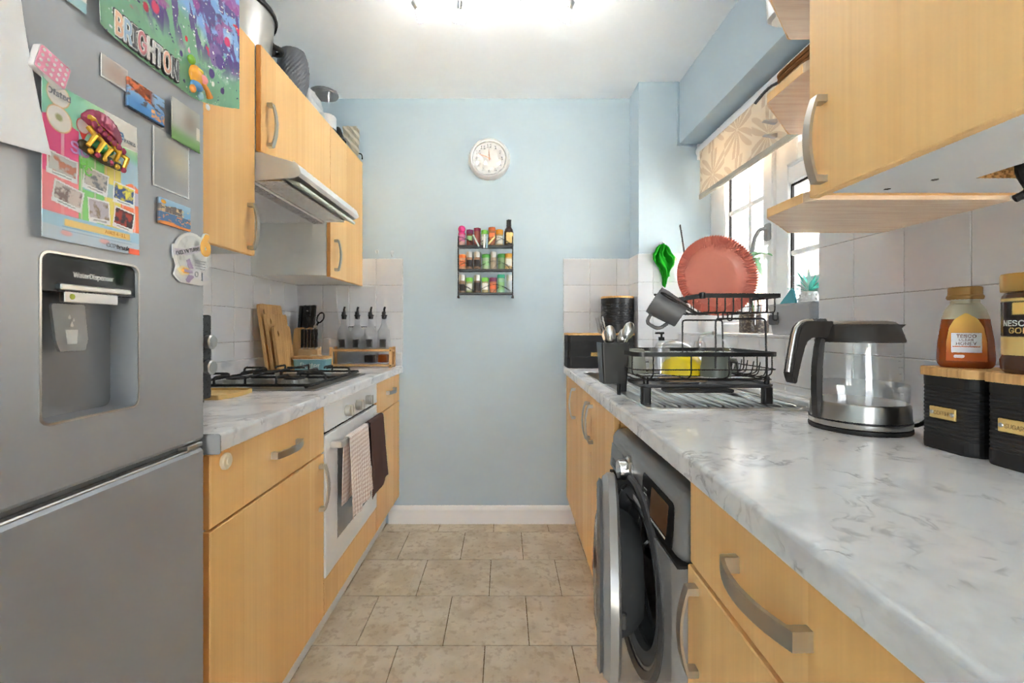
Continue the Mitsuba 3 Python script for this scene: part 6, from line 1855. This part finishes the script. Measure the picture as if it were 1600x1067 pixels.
for q in ([(-.014, -.018), (-.004, -.018), (-.014, -.002), (-.020, -.006)], [(-.014, -.032), (-.002, -.034), (-.016, -.046), (-.022, -.042)], [(-.026, -.023), (-.006, -.024), (-.006, -.027), (-.026, -.026)]):
    part(k, 'fin', six_(Polygon(q).buffer(.001), .0008, .0046), 'fin_mauve', smooth=False)
part(k, 'flame', six_(Polygon([(-.014, -.019), (-.032, -.016), (-.044, -.024), (-.034, -.034), (-.014, -.031)]), .0005, .0040), mat('flame_cream', (244, 232, 190), .5), smooth=False)
part(k, 'flame_core', six_(Polygon([(-.014, -.021), (-.028, -.020), (-.036, -.025), (-.028, -.030), (-.014, -.029)]), .0008, .0041), 'six_yellow', smooth=False)

# loose paper at the left and the pale card at the top
k = thing('paper_sheet', 'white sheet of paper curling off the fridge door at the left edge', 'paper')
def pap(u, v):
    y = .430 + (.548 - .430) * u + .034 * (1 - v) ** 1.6 * u
    z = 1.325 + .30 * v + .012 * u * (1 - v)
    x = XFP + .003 + .012 * (1 - v) ** 2 * u
    return np.stack([x, y, z], -1)
part(k, 'sheet', sheet(pap, 30, 40, .0006), 'white_paper', smooth=True)
k = thing('note_card', 'white card with a pale teal lower edge at the top of the fridge door', 'card')
def cardc(u, v):
    return over(np.broadcast_to(lin((246, 246, 248)), u.shape + (3,)).copy(), (170, 206, 214), (v < .16) * 1.0)
painted(k, 'card', lambda u, v: np.stack([XFP + .003 + 0 * u, .588 + .056 * u, 1.560 - .016 * u * 0 + .090 * v - .012 * (1 - u) * 0], -1), 12, 40, cardc, .0012)


# ------------------------------------------------------------------ clock and spice rack on the blue wall
k = thing('wall_clock', 'round white wall clock with copper hands on the blue back wall', 'clock')
cx_, cz_ = -.085, 2.072
part(k, 'case', lathe([(0, 0), (.108, 0), (.117, .008), (.119, .022), (.114, .038), (.104, .046), (.094, .044), (.090, .036), (0, .034)], 72, (cx_, YB - .0005, cz_), 'y'), 'white_gloss')
part(k, 'inner_ring', lathe([(.0905, .036), (.0925, .044), (.0955, .0455), (.0955, .043), (.0925, .036)], 72, (cx_, YB, cz_), 'y'), 'steel')
dl = part(k, 'dial', lathe([(0, .0345), (.0903, .0345), (.0903, .036), (0, .036)], 64, (cx_, YB, cz_), 'y'), mat('dial_white', (226, 224, 219), .7))
yd = YB - .0362
for h_ in range(1, 13):
    a = math.radians(90 - 30 * h_)
    part(dl, 'numeral', text(str(h_), .0180, .0005, (cx_ + .071 * math.cos(a), yd, cz_ + .071 * math.sin(a)), FNY, False, True), 'ink_dark', smooth=False)
for m_ in range(12):
    a = math.radians(30 * m_)
    part(dl, 'minute_dot', ext(Point(.0555 * math.cos(a), .0555 * math.sin(a)).buffer(.0013, quad_segs=4), .0005, (cx_, yd, cz_), FNY), 'ink_dark', smooth=False)
def hand(nm, ang, L, w, dy):
    a = math.radians(ang)
    P_ = Polygon([(-w * .7, -.012), (w * .7, -.012), (w, L * .4), (.0008, L), (-.0008, L), (-w, L * .4)])
    part(k, nm, ext(shapely.affinity.rotate(P_, math.degrees(a), origin=(0, 0)), .001, (cx_, yd - dy, cz_), FNY), 'copper', smooth=False)
hand('hour_hand', 2.5, .050, .0034, .002)
hand('minute_hand', 66, .070, .0028, .0035)
part(k, 'hub', cyl(.006, 0, .006, (cx_, yd, cz_), 20, .001, 'y'), 'copper')
part(k, 'crystal', lathe([(.0915, .0445), (.06, .0475), (0, .0485)], 48, (cx_, YB, cz_), 'y'), 'clear_glass')

k = RK = thing('spice_rack', 'black wire spice rack with three shelves hanging on the blue back wall', 'rack')
sx0_, sx1_ = -.256, .046
yf_, yb_ = 2.528, 2.596
shelf_z = (1.571, 1.438, 1.307)
for z in shelf_z:
    part(k, 'shelf', [rb(sx0_ - .004, sx1_ + .004, yf_, yf_ + .004, z - .005, z + .006, .001), rb(sx0_, sx1_, yf_ + .004, yb_, z - .004, z - .001, .0005), rb(sx0_, sx1_, yb_ - .003, yb_, z - .004, z + .004, .0005)], 'black_satin', smooth=False)
    zt_ = z + .050
    xs = np.linspace(sx0_ - .003, sx1_ + .003, 61)
    t = (xs - xs[0]) / (xs[-1] - xs[0])
    w1 = z + .006 + .044 * np.abs(np.sin(np.pi * (t * 1.5 + .5)))
    w2 = z + .006 + .044 * np.abs(np.cos(np.pi * (t * 1.5 + .5))) ** .9
    part(k, 'wave_wire', tube(np.c_[xs, np.full(61, yf_ + .002), np.maximum(w1, z + .006)], .0014, 6), 'black_wire')
    for a, b in ((0.0, .33), (.33, .67), (.67, 1.0)):
        x_ = np.linspace(sx0_ + (sx1_ - sx0_) * a, sx0_ + (sx1_ - sx0_) * b, 14)
    q = np.c_[xs, np.full(61, yf_ + .0035), z + .004 + .034 * np.maximum(np.sin(np.pi * 3 * t + .4), -.05)]
    part(k, 'wave_wire', tube(q, .0013, 6), 'black_wire')
for x in (sx0_, sx1_):
    part(k, 'post', tube(bend([(x, yb_ + .003, 1.640), (x, yf_ + .002, 1.622), (x, yf_ + .002, 1.285), (x, yb_ + .003, 1.290)], .01), .0030, 8), 'black_wire')
    part(k, 'foot', cyl(.0065, 1.281, 1.293, (x, yf_ + .004, 0), 14), 'black_satin')

lidc = dict(pink=(206, 60, 130), plum=(112, 44, 84), maroon=(128, 34, 66), lime=(122, 196, 76), rust=(192, 98, 52), amber=(214, 146, 44), orange=(226, 128, 56), green=(72, 160, 64), leaf=(58, 140, 58), teal=(44, 156, 120), gold=(206, 150, 54))
for n_, c_ in lidc.items():
    mat('lid_' + n_, c_, .35)
mat('label_white', (236, 236, 228), .6); mat('label_orange', (226, 122, 74), .6); mat('label_green', (140, 186, 130), .6); mat('label_pink', (206, 120, 160), .6); mat('label_dark', (40, 36, 38), .5); mat('label_cream', (232, 206, 140), .6)
def jar(label, x, z, h, r, fill, lid_m, lidh, lab=None, catg='spice jar', nm='spice_jar'):
    kk = thing(nm, label, catg)
    y = yf_ + .006 + r + .004
    fm = 'spice_%d_%d_%d' % fill
    if fm not in scene:
        mat(fm, fill, .25, spec=.5)
    hb = h - lidh
    part(kk, 'jar', lathe([(0, 0), (r * .92, 0), (r, .003), (r, hb - .008), (r * .9, hb - .002), (r * .85, hb), (0, hb)], 24, (x, y, z)), fm)
    part(kk, 'lid', lathe([(0, hb), (r * 1.02, hb), (r * 1.05, hb + .002), (r * 1.05, h - .003), (r * .95, h), (0, h)], 24, (x, y, z)), lid_m)
    if lab:
        l0, l1 = lab[1], lab[2]
        a = np.linspace(math.radians(-150), math.radians(-30), 12)
        V = np.vstack([np.c_[x + (r + .0005) * np.cos(a), y + (r + .0005) * np.sin(a), np.full(12, z + l0 * h)], np.c_[x + (r + .0005) * np.cos(a), y + (r + .0005) * np.sin(a), np.full(12, z + l1 * h)],
                       np.c_[x + (r - .001) * np.cos(a), y + (r - .001) * np.sin(a), np.full(12, z + l0 * h)], np.c_[x + (r - .001) * np.cos(a), y + (r - .001) * np.sin(a), np.full(12, z + l1 * h)]])
        F = []
        for i in range(11):
            F += [(i, i + 1, 13 + i), (i, 13 + i, 12 + i), (24 + i, 37 + i, 25 + i), (24 + i, 36 + i, 37 + i), (12 + i, 13 + i, 37 + i), (12 + i, 37 + i, 36 + i), (i, 25 + i, i + 1), (i, 24 + i, 25 + i)]
        part(kk, 'label', TM(V, np.array(F), process=False), lab[0], smooth=False)
    return kk
X_ = lambda px: (700 + px / 7.625 - 788) / 281.0
z1_, z2_, z3_ = (s + .0005 for s in shelf_z)
# top shelf
kk = jar('spice shaker with a round pink flip cap, leftmost on the top shelf', X_(160), z1_, .078, .0195, (196, 160, 150), 'lid_pink', .012, ('label_pink', .35, .8))
part(kk, 'flip_cap', ball(.021, (X_(158), yf_ + .03, z1_ + .098), (1, .9, 1.05)), 'lid_pink')
jar('jar of dark spice with a plum lid, second on the top shelf', X_(255), z1_, .094, .0185, (124, 60, 50), 'lid_plum', .022, ('label_green', .35, .62))
jar('jar of reddish spice with a maroon lid, third on the top shelf', X_(345), z1_, .104, .0185, (140, 72, 62), 'lid_maroon', .018)
jar('jar with a lime green lid in the middle of the top shelf', X_(435), z1_, .092, .0185, (170, 186, 150), 'lid_lime', .022, ('label_white', .2, .6))
jar('tall jar with a rust brown lid and orange label on the top shelf', X_(522), z1_, .108, .0190, (160, 96, 66), 'lid_rust', .020, ('label_orange', .4, .68))
jar('jar with an amber lid and white label, beside the dark bottle', X_(612), z1_, .095, .0200, (176, 150, 96), 'lid_amber', .026, ('label_white', .15, .62))
kk = thing('sauce_bottle', 'dark brown bottle with a black cap at the right of the top spice shelf', 'bottle')
bxx, byy = X_(725), yf_ + .006 + .028
part(kk, 'bottle', lathe([(0, 0), (.024, 0), (.0255, .004), (.0255, .082), (.022, .096), (.0125, .110), (.0115, .118), (0, .118)], 28, (bxx, byy, z1_)), mat('bottle_brown', (40, 24, 20), .12, spec=.6))
part(kk, 'cap', cyl(.0135, .114, .152, (bxx, byy, z1_), 24, .002), 'black_satin')
a = np.linspace(math.radians(-120), math.radians(-10), 12)
part(kk, 'label', sheet(lambda u, v: np.stack([bxx + .0262 * np.cos(np.radians(-125 + 110 * u)), byy + .0262 * np.sin(np.radians(-125 + 110 * u)), z1_ + .018 + .060 * v], -1), 14, 4, .0006), 'label_cream', smooth=False)
# middle shelf
jar('jar of pale orange spice with an orange lid, leftmost on the middle shelf', X_(165), z2_, .088, .0190, (206, 150, 116), 'lid_orange', .018, ('label_orange', .25, .62))
jar('brown spice grinder with a silver cap and black label, second on the middle shelf', X_(252), z2_, .104, .0190, (146, 110, 84), 'steel_bright', .032, ('label_dark', .2, .55))
jar('brown spice grinder with a silver cap and black label, third on the middle shelf', X_(345), z2_, .104, .0195, (150, 116, 90), 'steel_bright', .032, ('label_dark', .2, .55))
jar('jar of pale herbs with a bright green lid, centre of the middle shelf', X_(450), z2_, .090, .0215, (158, 180, 150), 'lid_green', .020, ('label_green', .3, .55))
jar('clear spice grinder with a silver cap, fifth on the middle shelf', X_(540), z2_, .104, .0185, (176, 160, 140), 'steel_bright', .032)
jar('jar of dried green herbs with a dark green lid on the middle shelf', X_(635), z2_, .092, .0200, (112, 138, 100), 'lid_leaf', .022)
jar('jar of yellow spice with a gold lid, rightmost on the middle shelf', X_(722), z2_, .094, .0205, (214, 186, 130), 'lid_gold', .020, ('label_white', .25, .68))
# bottom shelf
jar('brown spice grinder with a silver cap, leftmost on the bottom shelf', X_(165), z3_, .106, .0180, (150, 122, 96), 'steel_bright', .034, ('label_dark', .15, .5))
jar('jar with a lime lid and large white label, second on the bottom shelf', X_(250), z3_, .090, .0190, (156, 168, 120), 'lid_lime', .022, ('label_white', .2, .62))
jar('dark spice grinder with a silver cap and black label, third on the bottom shelf', X_(345), z3_, .106, .0190, (112, 84, 66), 'steel_bright', .034, ('label_dark', .15, .58))
jar('jar with a lime lid and white label, centre of the bottom shelf', X_(440), z3_, .090, .0190, (160, 150, 112), 'lid_lime', .022, ('label_white', .25, .65))
jar('jar with a plum lid and orange label on the bottom shelf of the rack', X_(535), z3_, .090, .0195, (186, 112, 80), 'lid_plum', .022, ('label_orange', .3, .62))
jar('tall jar of green herbs with a teal lid on the bottom shelf', X_(632), z3_, .108, .0200, (150, 190, 160), 'lid_teal', .020, ('label_green', .2, .6))
jar('clear glass grinder with a silver cap, rightmost on the bottom shelf', X_(735), z3_, .106, .0175, (190, 200, 206), 'steel_bright', .034)
# four clothes pegs clipped to the wire of the top shelf
for i, (px1, px2, zt_, zb_2, col, lb_) in enumerate(((300, 370, 1.632, 1.568, (214, 236, 226), 'pale mint clothes peg tilted left on the spice rack'), (438, 430, 1.634, 1.560, (238, 240, 242), 'white clothes peg upright on the spice rack'),
                                             (468, 462, 1.634, 1.560, (150, 186, 206), 'pale blue clothes peg upright on the spice rack'), (560, 482, 1.622, 1.580, (222, 214, 150), 'pale yellow clothes peg slanted on the spice rack'))):
    kk = thing('clothes_peg', lb_, 'clothes peg', 'clothes pegs on the spice rack')
    a_, b_ = np.array((X_(px1), yf_ - .006, zt_)), np.array((X_(px2), yf_ - .004, zb_2))
    d = (b_ - a_); L = np.linalg.norm(d); d /= L
    s = np.cross(d, [0, 1, 0])
    for o in (-.0045, .0015):
        part(kk, 'arm', frame(rb(-.0042, .0042, 0, L, 0, .0032, .0008), a_ + np.array((0, o, 0)), -s, d), mat('peg_%d' % i, col, .4), smooth=False)
    part(kk, 'spring', tube([a_ + d * L * .5 - s * .006, a_ + d * L * .5 + s * .006], .0024, 8), 'steel')
